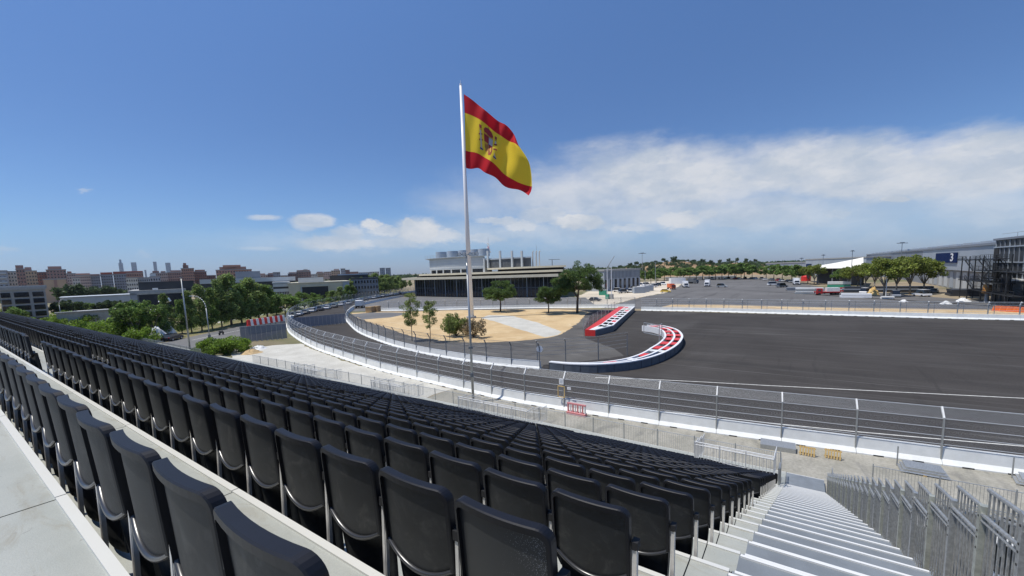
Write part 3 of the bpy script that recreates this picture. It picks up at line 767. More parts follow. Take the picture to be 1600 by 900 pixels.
# ================================================================== TRACK BARRIERS
PROF = [(-.02, 0), (-.02, .08), (.22, .33), (.30, 1.0), (.52, 1.0), (.60, .33), (.82, .08), (.82, 0)]
def barrier_run(pts, lab, group, fence=True, fat=1.0, posts='stand', h=3.35, dark=False, skip=(), low_detail=False, sign=1, crank=.42, cat='barrier', full=True, fenceh=None):
    """pts: foot line on one side; left of travel is the body"""
    for i in range(len(pts)-1):
        if i in skip: continue
        a, b = pts[i], pts[i+1]; t = (b-a); L_ = t.length; t.normalize(); nrm = Vector((-t.y, t.x, 0))*sign
        rz = atan2(t.y, t.x)
        th = thing('barrier_block', lab % ordw(i+1), cat, (a.x, a.y, 0), rz, group)
        s = sign
        mb = MB(); n = len(PROF); V = [(.012, u*s, z) for u, z in PROF]+[(L_-.012, u*s, z) for u, z in PROF]
        fs = [(k, (k+1) % n, n+(k+1) % n, n+k) for k in range(n)]+[tuple(range(n))[::-1], tuple(range(n, 2*n))]
        if s < 0: fs = [f[::-1] for f in fs]
        mb.add(V, [f[::-1] for f in fs])
        body = mb.build('concrete_body', conc_w, th)
        if not low_detail:
            for q in (.27, .73): MB().box((L_*q, .39*s, .045), (.5, .86, .085)).build('fork_slot', dark_m, body)
        if fence:
            py = (.24 if posts == 'stand' else .56)*s
            cr = crank*s*(1 if posts == 'stand' else -1)
            mb = MB(); mb.bar((0.02, py, .15), (0.02, py, h-.55), .075*fat, .10*fat); mb.m = 1; mb.bar((0.02, py, h-.57), (.02, py+cr, h), .085*fat, .11*fat)
            mb.build('fence_post', [galv_dark if dark else galv, galv_dark if dark else white_d], th)
            mb = MB()
            hs = [1.2, 1.7, 2.2, h-.6]
            if not low_detail or True:
                for z in hs: mb.bar((0, py, z), (L_, py, z), .026*fat)
                mb.bar((0, py+cr, h-.02), (L_, py+cr, h-.02), .03*fat)
            mb.build('tension_cable', galv_dark if dark else cable_m, th)
            mb = MB()
            mb.quad((0, py+.02*s, .98), (L_, py+.02*s, .98), (L_, py+.02*s, h-.58), (0, py+.02*s, h-.58), uv=[(0, 0), (L_, 0), (L_, h-1.56), (0, h-1.56)])
            mb.m = 1
            d_ = hypot(cr, .58)
            mb.quad((0, py+.02*s, h-.58), (L_, py+.02*s, h-.58), (L_, py+cr, h-.02), (0, py+cr, h-.02), uv=[(0, 0), (L_, 0), (L_, d_), (0, d_)])
            mb.build('wire_mesh', [wire_m, wire_top], th)
    return
# foot line travels right -> left; track lies to the right of travel (north), so sign -1
barrier_run(OUT, 'white barrier block with debris fence on the near track edge, %s from right', 'debris-fenced barrier blocks along the near track edge', sign=-1, low_detail=False)
barrier_run(INN, 'white barrier block with dark fence around the sand, %s from its right end', 'fenced barrier blocks around the sand island', sign=-1, posts='stand', dark=True, crank=-.35)
far_px = [(33+36, 116.2), (33, 113.8), (24.7, 113.3), (5.5, 113.9), (-6.5, 114.3), (-20.5, 114.9), (-36.2, 113.6)]
FAR = catmull(far_px, 4.1)
barrier_run(FAR, 'pale barrier block with fence on the far track edge, %s from the right', 'fenced barrier blocks on the far side of the track', sign=-1, posts='track', crank=.35, h=3.3, fat=1.9)
mid = [G(x, y) for x, y in [(992, 481), (930, 481), (850, 481.5), (780, 482.5), (700, 484), (640, 485.5), (590, 486)]]
MID = catmull(mid, 4.1)
barrier_run(MID, 'white fenced barrier block before the dark pavilion, %s from the right', 'fenced barrier blocks before the pavilion', sign=-1, posts='track', crank=.3, h=3.2, low_detail=True, fat=1.9)
# second fence line behind the far wall
t_ = thing('lot_fence', 'thin steel post fence on the sandy strip behind the far barrier', 'fence', (0, 122, 0)); B = t_.location
mb = MB()
for k in range(17):
    x = -33+4.3*k; MB().bar((x, 122.5, 0), (x, 122.5, 2.5), .08, .08).build('fence_post', galv_dark, t_, base=B)
for z in (2.4, 1.7): mb.bar((-33, 122.5, z), (36, 122.5, z), .04)
mb.build('fence_rail', galv, t_, base=B)

# screened gates across the track at far left
def screen_fence(p0, p1, h, n, lab, red=False, group=None):
    t_ = thing('screen_fence', lab, 'fence', p0); B = t_.location
    for k in range(n):
        a = p0.lerp(p1, k/n); b = p0.lerp(p1, (k+1)/n); L_ = (b-a).length
        mb = MB(); mb.quad(a+Vector((0, 0, .1)), b+Vector((0, 0, .1)), b+Vector((0, 0, h)), a+Vector((0, 0, h)), uv=[(0, 0), (L_, 0), (L_, h), (0, h)])
        mb.build('screen_panel', screen_m, t_, base=B)
        mb = MB(); mb.tube(a, a+Vector((0, 0, h+.05)), .035, 6); mb.tube(a+Vector((0, 0, h)), b+Vector((0, 0, h)), .025, 6); mb.box(a+Vector((0, 0, .07)), (.6, .25, .14))
        mb.build('fence_post', galv, t_, base=B)
    return t_
screen_fence(G(452, 514), G(541, 505), 2.6, 14, 'blue-grey screened mesh fence standing across the track between the two barriers')
screen_fence(G(377, 535), G(449, 529), 3.1, 9, 'grey screened mesh fence closing the street beside the barrier corner')
# red and white plastic barriers behind the screen
a, b = G(388, 523), G(446, 513)
for k in range(7):
    p = a.lerp(b, (k+.5)/7); t = (b-a).normalized(); rz = atan2(t.y, t.x)
    th = thing('plastic_barrier', '%s red and white plastic barrier from the left, above the grey street screen' % ordw(k+1), 'barrier', p, rz, 'red and white plastic barriers across the street')
    L_ = (b-a).length/7*.96
    for j, (mm, nm) in enumerate(((red_p, 'red_half'), (white_p, 'white_half'))):
        mb = MB(); mb.box((L_*(j-.5)/2, 0, .7), (L_/2, .45, 1.4), taper=.85); mb.box((L_*(j-.5)/2, 0, .12), (L_/2*.98, .6, .24)); mb.build(nm, mm, th)
    th.location = p+Vector((0, 0, 1.9))
    MB().box((0, 0, -.95), (L_*.9, .5, 1.9)).build('ballast_base', conc_g, th)

# ---------------------------------------------------------------- curved kerb with red / white ribbons
def Gz(pts, z): return [G(x, y, z) for x, y in pts]
ko = [G(x, y) for x, y in [(858, 578.5), (890, 582), (930, 583), (970, 580.5), (1005, 574.5), (1035, 564.5), (1055, 553), (1065, 542), (1066.5, 533), (1058, 524), (1040, 518), (1018, 515)]]
KO = catmull(ko, 1.0)
kerb = thing('curved_kerb', 'curved kerb with dark panelled wall and red and white bands on top', 'kerb', KO[10]); B = kerb.location
def offs(P, d0, d1=None):
    out_ = []; n = len(P)
    for i, p in enumerate(P):
        t = (P[min(i+1, n-1)]-P[max(i-1, 0)]).normalized(); l = Vector((-t.y, t.x, 0)); f = min(1, i/(n*.42)); d = d0*(.16+.84*f) if d1 is None else d0
        out_.append(p+l*d)
    return out_
H1 = 1.02
mb = MB(); mb.sweep(offs(KO, .12, 1), [(-.12, 0), (.12, 0), (.12, H1-.07), (-.12, H1-.07)]); wl = mb.build('outer_wall', panel_grey, kerb, base=B)
mb = MB()
W_o = offs(KO, -.008, 1)
for i in range(0, len(KO)-1, 2): mb.bar(W_o[i], W_o[i]+Vector((0, 0, H1-.08)), .03, .03)
mb.build('panel_joint', dark_m, wl, base=B)
mb = MB(); mb.sweep(offs(KO, .10, 1), [(-.13, H1-.07), (.2, H1-.07), (.2, H1+.05), (-.13, H1+.05)]); mb.build('white_coping', white_p, kerb, base=B)
L1_, L2_ = offs(KO, 1.25), offs(KO, 2.6)
mb = MB(); mb.sweep(L1_, [(-.14, 0), (.14, 0), (.14, H1+.03), (-.14, H1+.03)]); mb.build('middle_wall', white_p, kerb, base=B)
mb = MB(); mb.sweep(L2_, [(-.14, 0), (.14, 0), (.14, H1+.03), (-.14, H1+.03)]); mb.build('inner_wall', white_p, kerb, base=B)
La, Lb, Lc = offs(KO, .12, 1), L1_, L2_
n = len(KO); st = 1
for i in range(0, n-st, st):
    for ring, (P, Q) in enumerate(((La, Lb), (Lb, Lc))):
        if i < n*.4: kind = 0 if i % 7 in (0, 1) and ring == 1 else (2 if i % 7 == 4 else 9)
        else: kind = 0 if i % 4 in (0, 1) else 9
        if kind == 9: continue
        mmn = {0: ('red_cover', red_p), 2: ('white_cover', white_d)}[kind]
        V = []
        for j in range(st+1):
            k = min(i+j, n-1); p, q_ = P[k], Q[k]; V += [(p.x, p.y, H1-.02), (q_.x, q_.y, H1-.02), (p.x, p.y, H1-.12), (q_.x, q_.y, H1-.12)]
        fs = []
        for j in range(st): a_ = j*4; fs += [(a_, a_+4, a_+5, a_+1), (a_+2, a_+3, a_+7, a_+6)]
        fs += [(0, 1, 3, 2), (st*4, st*4+2, st*4+3, st*4+1)]
        MB().add(V, fs).build(mmn[0], mmn[1], kerb, base=B)
mb = MB(); P, Q = La, Lc; V = []
for k in range(n): V += [(P[k].x, P[k].y, .12), (Q[k].x, Q[k].y, .12)]
mb.add(V, [(2*k, 2*k+2, 2*k+3, 2*k+1) for k in range(n-1)]); mb.build('pit_floor', dark_m, kerb, base=B)

# ---------------------------------------------------------------- long ramp kerb
rmp = [G(x, y) for x, y in [(914, 527), (932, 527), (960, 520.5), (993, 492), (971, 489)]]
ramp = thing('barrier_ramp', 'long red-topped barrier wedge with chequered black openings beside the track', 'barrier', rmp[0]); B = ramp.location
zt_ = 1.15
tl = [G(x, y, zt_) for x, y in [(914, 515), (930, 515.5), (958, 508.5), (992, 479), (967, 479)]]
A0, A1, A2, A3, A4 = [Vector((p.x, p.y, 0)) for p in tl]
mb = MB(); mb.add([A1, A2, A3]+[p+Vector((0, 0, zt_-.1)) for p in (A1, A2, A3)], [(0, 1, 4, 3), (1, 2, 5, 4)]); mb.build('side_wall', panel_grey, ramp, base=B)
mb = MB(); mb.sweep([A1, A2, A3], [(-.02, zt_-.1), (.3, zt_-.1), (.3, zt_+.05), (-.02, zt_+.05)]); mb.build('white_coping', white_p, ramp, base=B)
mb = MB(); mb.add([A0, A1, A1+Vector((0, 0, zt_)), A0+Vector((0, 0, zt_))], [(0, 1, 2, 3)]); mb.add([A4, A0, A0+Vector((0, 0, zt_)), A4+Vector((0, 0, zt_))], [(0, 1, 2, 3)]); mb.build('end_wall', red_p, ramp, base=B)
def lerp(a, b, t): return a+(b-a)*t
def RP(u, v):   # u along 0..1, v across 0 (left) .. 1 (right)
    l = lerp(A0, A4, u)
    r = lerp(A1, A2, u/.2) if u < .2 else lerp(A2, A3, (u-.2)/.8)
    return lerp(l, r, v)
def RPq(u0, u1, v0, v1, z):
    return [RP(u0, v0)+Vector((0, 0, z)), RP(u0, v1)+Vector((0, 0, z)), RP(u1, v1)+Vector((0, 0, z)), RP(u1, v0)+Vector((0, 0, z))]
mb = MB()
for k in range(20): mb.add(RPq(k/20, (k+1)/20, 0, .38, zt_-.002), [(0, 1, 2, 3)])
mb.build('red_deck', red_p, ramp, base=B)
mb = MB(); mbf = MB(); mbr = MB()
nn = 10
for k in range(nn):
    u0, u1 = .12+.88*k/nn, .12+.88*(k+1)/nn
    for j, (v0, v1) in enumerate(((.38, .43), (.43, .66), (.66, .70), (.70, .94), (.94, 1.0))):
        if j in (1, 3):
            um = lerp(u0, u1, .64); mb.add(RPq(um, u1, v0, v1, zt_-.004), [(0, 1, 2, 3)])
            if (k+j) % 5 == 0: mbr.add(RPq(u0, um, v0, v1, zt_-.004), [(0, 1, 2, 3)])
            mbf.add(RPq(u0, um, v0, v1, .2), [(0, 1, 2, 3)])
        else: mb.add(RPq(u0, u1, v0, v1, zt_-.004), [(0, 1, 2, 3)])
mb.add(RPq(0, .12, .38, 1, zt_-.004), [(0, 1, 2, 3)])
mb.build('white_grid', white_p, ramp, base=B); mbf.build('pit_floor', dark_m, ramp, base=B); mbr.build('red_cover', red_p, ramp, base=B)
# fence beside the ramp
t_ = thing('ramp_fence', 'row of galvanised fence bays along the left of the red ramp', 'fence', A0); B = t_.location
for k in range(9):
    u = k/9; a = RP(u, -.12); b = RP((k+1)/9, -.12); L_ = (b-a).length
    mb = MB(); mb.bar(a, a+Vector((0, 0, 2.9)), .08, .08); mb.build('fence_post', galv, t_, base=B)
    mb = MB()
    for z in (1.2, 1.9, 2.85): mb.bar(a+Vector((0, 0, z)), b+Vector((0, 0, z)), .03)
    mb.quad(a, b, b+Vector((0, 0, 2.85)), a+Vector((0, 0, 2.85)), uv=[(0, 0), (L_, 0), (L_, 2.85), (0, 2.85)]); mb.build('fence_panel', mesh_grid, t_, base=B)
# fence on the inner side of the kerb
gp = [G(x, y) for x, y in [(840, 571), (884, 568), (935, 563), (980, 556)]]
t_ = thing('kerb_fence', 'curved-topped fence bays standing behind the curved kerb', 'fence', gp[0]); B = t_.location
for a, b in zip(gp, gp[1:]):
    L_ = (b-a).length
    MB().bar(a, a+Vector((0, 0, 2.9)), .09, .09).bar(a+Vector((0, 0, 2.9)), a+Vector((.15, -.45, 3.3)), .08, .08).build('fence_post', galv_dark, t_, base=B)
    mb = MB()
    for z in (1.3, 1.8, 2.3, 2.85): mb.bar(a+Vector((0, 0, z)), b+Vector((0, 0, z)), .03)
    mb.bar(a+Vector((.15, -.45, 3.3)), b+Vector((.15, -.45, 3.3)), .035); mb.build('fence_cable', galv, t_, base=B)
a = gp[-1]; MB().bar(a, a+Vector((0, 0, 2.9)), .09, .09).bar(a+Vector((0, 0, 2.9)), a+Vector((.15, -.45, 3.3)), .08, .08).build('fence_post', galv_dark, t_, base=B)
# marker 1 on the first bay
p = gp[0]+Vector((.45, -.15, 2.2))
sg = thing('turn_marker', 'small round white marker with number 1 on the fence left of the kerb', 'sign', p, .55)
mb = MB(); mb.tube((0, -.02, 0), (0, .01, 0), .42, 20); mb.build('disc', white_p, sg)
def text_obj(s, size, m, parent, loc, rot, ext=.004, name='lettering'):
    cu = bpy.data.curves.new(name, 'FONT'); cu.body = s; cu.size = size; cu.align_x = 'CENTER'; cu.align_y = 'CENTER'; cu.extrude = ext; cu.offset = size*.02
    o = bpy.data.objects.new(name, cu); col.objects.link(o); dg = bpy.context.evaluated_depsgraph_get()
    me = bpy.data.meshes.new_from_object(o.evaluated_get(dg)); bpy.data.objects.remove(o); me.materials.clear(); me.materials.append(m)
    o = bpy.data.objects.new(name, me); col.objects.link(o); o.parent = parent; o.location = loc; o.rotation_euler = rot; return o
text_obj('1', .6, dark_m, sg, (0, -.03, 0), (pi/2, 0, 0))
# cage gate at the kerb's tip
cg = thing('cage_gate', 'galvanised mesh cage gate at the inner end of the curved kerb', 'gate', G(1030, 540)); B = cg.location
c0, c1, c2_ = G(1006, 535), G(1030, 541), G(1034, 537)
zu, zd = 3.2, 1.6
mb = MB()
for a, b in ((c0, c1), (c1, c2_)):
    for z in (zd, zu): mb.tube(a+Vector((0, 0, z)), b+Vector((0, 0, z)), .05, 6)
mb.tube(c0+Vector((0, 0, zd)), c0+Vector((0, 0, zu)), .05, 6)
for c in (c1, c2_): mb.tube(c, c+Vector((0, 0, zu)), .06, 6)
mb.build('gate_frame', galv, cg, base=B)
L_ = (c1-c0).length; mb = MB(); mb.quad(c0+Vector((0, 0, zd)), c1+Vector((0, 0, zd)), c1+Vector((0, 0, zu)), c0+Vector((0, 0, zu)), uv=[(0, 0), (L_, 0), (L_, 1.6), (0, 1.6)]); mb.build('gate_mesh', mesh_grid, cg, base=B)

# ================================================================== FLAG
fb = G(736.5, 497)
fp = thing('flagpole', 'very tall tapering white flagpole standing on the sand island', 'flagpole', (fb.x, fb.y, 0))
Rf = hypot(fb.x, fb.y); ztop = PD(720, 134, Rf).z
mb = MB(); mb.tube((0, 0, 0), (0, 0, ztop), .72, 20, .30); mb.build('pole', white_p, fp, smooth=True)
MB().tube((0, 0, 0), (0, 0, .5), 1.3, 20).build('foundation', conc_g, fp)
mb = MB(); mb.tube((0, 0, ztop), (0, 0, ztop+.5), .26, 12); mb.tube((0, 0, ztop+.5), (0, 0, ztop+1.3), .05, 6); mb.build('finial', white_p, fp)
mb = MB(); mb.tube((.52, -.1, 1.5), (.40, -.05, ztop-.3), .02, 4); mb.build('halyard', galv, fp)
wdv = Vector((.93, .37, 0)).normalized(); nv = Vector((wdv.y, -wdv.x, 0))     # fly direction, towards camera normal
def fpt(px, py, off=0):
    d = ray(px, py); base = Vector((fb.x, fb.y, 0)); k = nv.dot(base-CO)/nv.dot(d)
    P = CO+d*k
    return P+nv*off
# control curves in the cloth's own plane: rows v=0,.25,.5,.75,1 ; columns u=0..1
CC = [[(724.6, 147), (741, 159), (757, 172), (773, 183.5), (789, 193), (801, 207), (810.5, 229)],
      [(725.8, 176), (742, 183), (757.5, 193), (772, 204), (786, 213), (801, 222), (813, 231)],
      [(726.4, 206), (742, 212), (758, 220), (773, 231), (789, 241), (809, 250), (829, 258)],
      [(727.2, 235), (743, 239), (759, 247), (773, 257), (786, 270), (808, 284), (832, 292)],
      [(727.6, 262), (743, 264.5), (757, 267), (771, 278), (786, 287), (806, 296), (827, 304)]]
def cr1(P, t):
    n = len(P)-1; i = min(int(t*n), n-1); f = t*n-i
    g = lambda k: Vector(P[max(0, min(n, k))])
    a, b, c, d = g(i-1), g(i), g(i+1), g(i+2)
    return .5*((2*b)+(c-a)*f+(2*a-5*b+4*c-d)*f*f+(3*b-a-3*c+d)*f**3)
def cloth(u, v, lift=0):
    rows = [cr1(r, u) for r in CC]; p = cr1([tuple(q) for q in rows], v)
    # lower-left and lower hem ripples
    p = p+Vector((0, 2.6*sin(u*19+1)*max(0, v-.7)/.3*min(1, u*5)))
    off = 1.5*sin(u*8.5-1.8*v)*u**.5+.55*sin(u*21+v*6)*min(1, u*3)+.7*sin(v*7+u*5)*u - 2.4*max(0, .45-v)*u*u*2
    return fpt(p.x, p.y, off+lift)
NU, NV = 72, 48
flag_red = mat('flag_red_cloth', (.50, .012, .022), .75, strans=.35, spec=.2); flag_yel = mat('flag_yellow_cloth', (.80, .58, .04), .75, strans=.35, spec=.2)
fl_ = thing('flag', 'huge red and yellow striped flag with coat of arms flying from the white pole', 'flag', fb); B = fl_.location
def band(v0, v1, m, nm):
    mb = MB(); k0, k1 = round(v0*NV), round(v1*NV); V = []
    for j in range(k0, k1+1):
        for i in range(NU+1): V.append(cloth(i/NU, j/NV))
    w_ = NU+1
    mb.add(V, [((j+1)*w_+i, (j+1)*w_+i+1, j*w_+i+1, j*w_+i) for j in range(k1-k0) for i in range(NU)])
    return mb.build(nm, m, fl_, base=B, smooth=True)
band(0, .25, flag_red, 'upper_red_band'); yb_ = band(.25, .75, flag_yel, 'yellow_band'); band(.75, 1, flag_red, 'lower_red_band')
# coat of arms, laid on the cloth both sides (sub-parts of the yellow band)
em_red = mat('emblem_crimson', (.30, .02, .03), .8); em_gold = mat('emblem_gold', (.55, .34, .03), .8); em_sil = mat('emblem_silver', (.45, .42, .40), .8); em_pur = mat('emblem_violet', (.22, .08, .16), .8); em_blu = mat('emblem_blue', (.03, .05, .22), .8); em_gr = mat('emblem_dark', (.10, .07, .06), .8)
def em(poly, m, nm, sub=3):
    """poly in emblem units (x -1..1, y -1..1) centred on the cloth at u=.335"""
    mb = MB()
    for lift in (.07, -.07):
        V = []
        for x, y in poly:
            u = .395+x*.135; v = .5-y*.215; V.append(cloth(u, v, lift))
        f = tuple(range(len(V))); mb.add(V, [f, f[::-1]] if False else [f])
    mb.build(nm, m, yb_, base=B)
def ring(cx, cy, rx, ry, n=14, a0=0): return [(cx+rx*cos(a0+2*pi*k/n), cy+ry*sin(a0+2*pi*k/n)) for k in range(n)]
em([(-.5, .45), (-.0, .45), (-.0, -.05), (-.5, -.05)], em_red, 'quarter_castle'); em([(-.0, .45), (.5, .45), (.5, -.05), (-.0, -.05)], em_sil, 'quarter_lion')
em([(-.5, -.05), (0, -.05), (0, -.85), (-.32, -.72), (-.5, -.4)], em_gold, 'quarter_stripes'); em([(0, -.05), (.5, -.05), (.5, -.4), (.32, -.72), (0, -.85)], em_red, 'quarter_chains')
for dx in (-.40, -.26, -.12): em([(dx-.035, -.08), (dx+.035, -.08), (dx+.035, -.68), (dx-.035, -.68)], em_red, 'stripe')
em([(-.38, .12), (-.12, .12), (-.12, .28), (-.18, .28), (-.18, .36), (-.32, .36), (-.32, .28), (-.38, .28)], em_gold, 'castle'); em(ring(.25, .2, .12, .17), em_pur, 'lion'); em(ring(.26, -.35, .13, .2), em_gold, 'chains')
em(ring(0, -.05, .12, .12), em_blu, 'centre_oval')
em([(-.45, .5), (.45, .5), (.5, .72), (.3, .92), (0, 1.0), (-.3, .92), (-.5, .72)], em_red, 'crown_cap'); em([(-.5, .46), (.5, .46), (.5, .56), (-.5, .56)], em_gold, 'crown_band'); em([(-.06, .98), (.06, .98), (.06, 1.14), (-.06, 1.14)], em_gold, 'crown_cross')
for s_ in (-1, 1):
    x = .86*s_
    em([(x-.08, -.62), (x+.08, -.62), (x+.08, .5), (x-.08, .5)], em_sil, 'pillar'); em([(x-.15, .5), (x+.15, .5), (x+.15, .6), (x-.15, .6)], em_gold, 'capital')
    em([(x-.13, .62), (x+.13, .62), (x+.15, .84), (x-.15, .84)], em_red, 'pillar_crown'); em([(x-.17, -.74), (x+.17, -.74), (x+.17, -.62), (x-.17, -.62)], em_blu, 'pillar_base')
    em([(x-.2, .16), (x+.2, .26), (x+.2, .36), (x-.2, .26)], em_red, 'ribbon'); em([(x-.2, -.2), (x+.2, -.1), (x+.2, .0), (x-.2, -.1)], em_red, 'ribbon')

# ================================================================== MASTS AND LAMPS
mp = AY(739.5, 625, 29.2); mz = AY(741, 397, 29.2).z
ms = thing('floodlight_mast', 'slim grey floodlight mast standing behind the seats in front of the flagpole', 'light mast', (mp.x, 29.2, 0), .64)
MB().tube((0, 0, 0), (0, 0, mz), .13, 12, .075).build('mast', galv, ms, smooth=True)
mb = MB(); mb.bar((-.75, 0, mz), (1.1, 0, mz), .07, .07); mb.build('crossarm', galv, ms)
for x in (-.62, -.2, .35, .62, .95):
    mb = MB(); mb.tube((x, -.22, mz+.02), (x, .12, mz+.12), .17, 14, .12); fl0 = mb.build('floodlight', galv_dark, ms); MB().tube((x, -.235, mz+.015), (x, -.222, mz+.02), .14, 14).build('lens', white_p, fl0)
mb = MB(); mb.box((0, -.1, 2.6), (.3, .2, .4)); mb.box((0, -.1, 5.2), (.42, .12, .18)); mb.build('junction_box', galv_dark, ms)
def lamp_straight(x, y, h, lab, r=.11, name='street_lamp', head=True, group=None, rz=0, m=galv):
    t_ = thing(name, lab, 'street lamp', (x, y, 0), rz, group)
    MB().tube((0, 0, 0), (0, 0, h), r, 8, r*.6).build('pole', m, t_)
    if head: MB().box((0, 0, h+.1), (2.0, .6, .18)).box((0, 0, h+.3), (.3, .3, .3)).build('lamp_head', m, t_)
    return t_
p = G(296.8, 546); h = PD(282.5, 434, hypot(p.x, p.y)).z
t_ = thing('lamp_column', 'tall straight grey lamp column by the street above the seats', 'street lamp', (p.x, p.y, 0))
MB().tube((0, 0, 0), (0, 0, h), .16, 10, .08).build('pole', galv, t_, smooth=True); MB().box((0, 0, h+.05), (.8, .25, .12)).build('lamp_head', galv_dark, t_)
def lamp_curved(px, py, lab, h, reach, ang, r=.09):
    p = G(px, py); t_ = thing('curved_lamp', lab, 'street lamp', (p.x, p.y, 0), ang)
    pts = [Vector((0, 0, 0)), Vector((0, 0, h*.72))]+[Vector((-reach*(1-cos(a)), 0, h*.72+(h*.28)*sin(a))) for a in [k*pi/16 for k in range(1, 9)]]
    mb = MB()
    for i, (a, b) in enumerate(zip(pts, pts[1:])): mb.tube(a, b, r*(1-.05*i), 8)
    mb.build('pole', galv, t_, smooth=True); MB().box((-reach-.3, 0, h), (.8, .28, .14)).build('lamp_head', white_d, t_); MB().box((0, 0, .6), (.35, .35, 1.2)).build('base_box', galv_dark, t_)
lamp_curved(328, 532, 'curved grey street lamp by the street, its head bending left', 9.3, 2.3, YAW+.05)
p0 = G(95, 492); lamp_curved(97, 505, 'faint curved street lamp left of the dark office building', 8.5, -2.4, YAW+.3, .08)

# ================================================================== TREES
def leafcloud(mb, c, rad, n, size, rnd, flat=.75, hollow=.0):
    for _ in range(n):
        while True:
            d = Vector((rnd.uniform(-1, 1), rnd.uniform(-1, 1), rnd.uniform(-1, 1)))
            if .02 < d.length <= 1 and d.length >= hollow: break
        p = Vector(c)+Vector((d.x*rad[0], d.y*rad[1], d.z*rad[2]))
        a = Vector((rnd.gauss(0, 1), rnd.gauss(0, 1), rnd.gauss(0, 1))).normalized(); b = a.cross(Vector((rnd.gauss(0, 1), rnd.gauss(0, 1), rnd.gauss(0, 1)))).normalized()
        s1 = size*rnd.uniform(.6, 1.3); s2 = s1*rnd.uniform(.45, .8)
        mb.add([p-a*s1, p+b*s2, p+a*s1, p-b*s2], [(0, 1, 2, 3)])
def limbs(mb, h0, ends, r, rnd, base=(0, 0, 0), n=6):
    b = Vector(base)
    for e in ends:
        e = Vector(e); mid = b.lerp(e, .5)+Vector((rnd.uniform(-.2, .2), rnd.uniform(-.2, .2), .15*(e-b).length))
        mb.tube(b, mid, r, n, r*.7); mb.tube(mid, e, r*.7, n, r*.2)
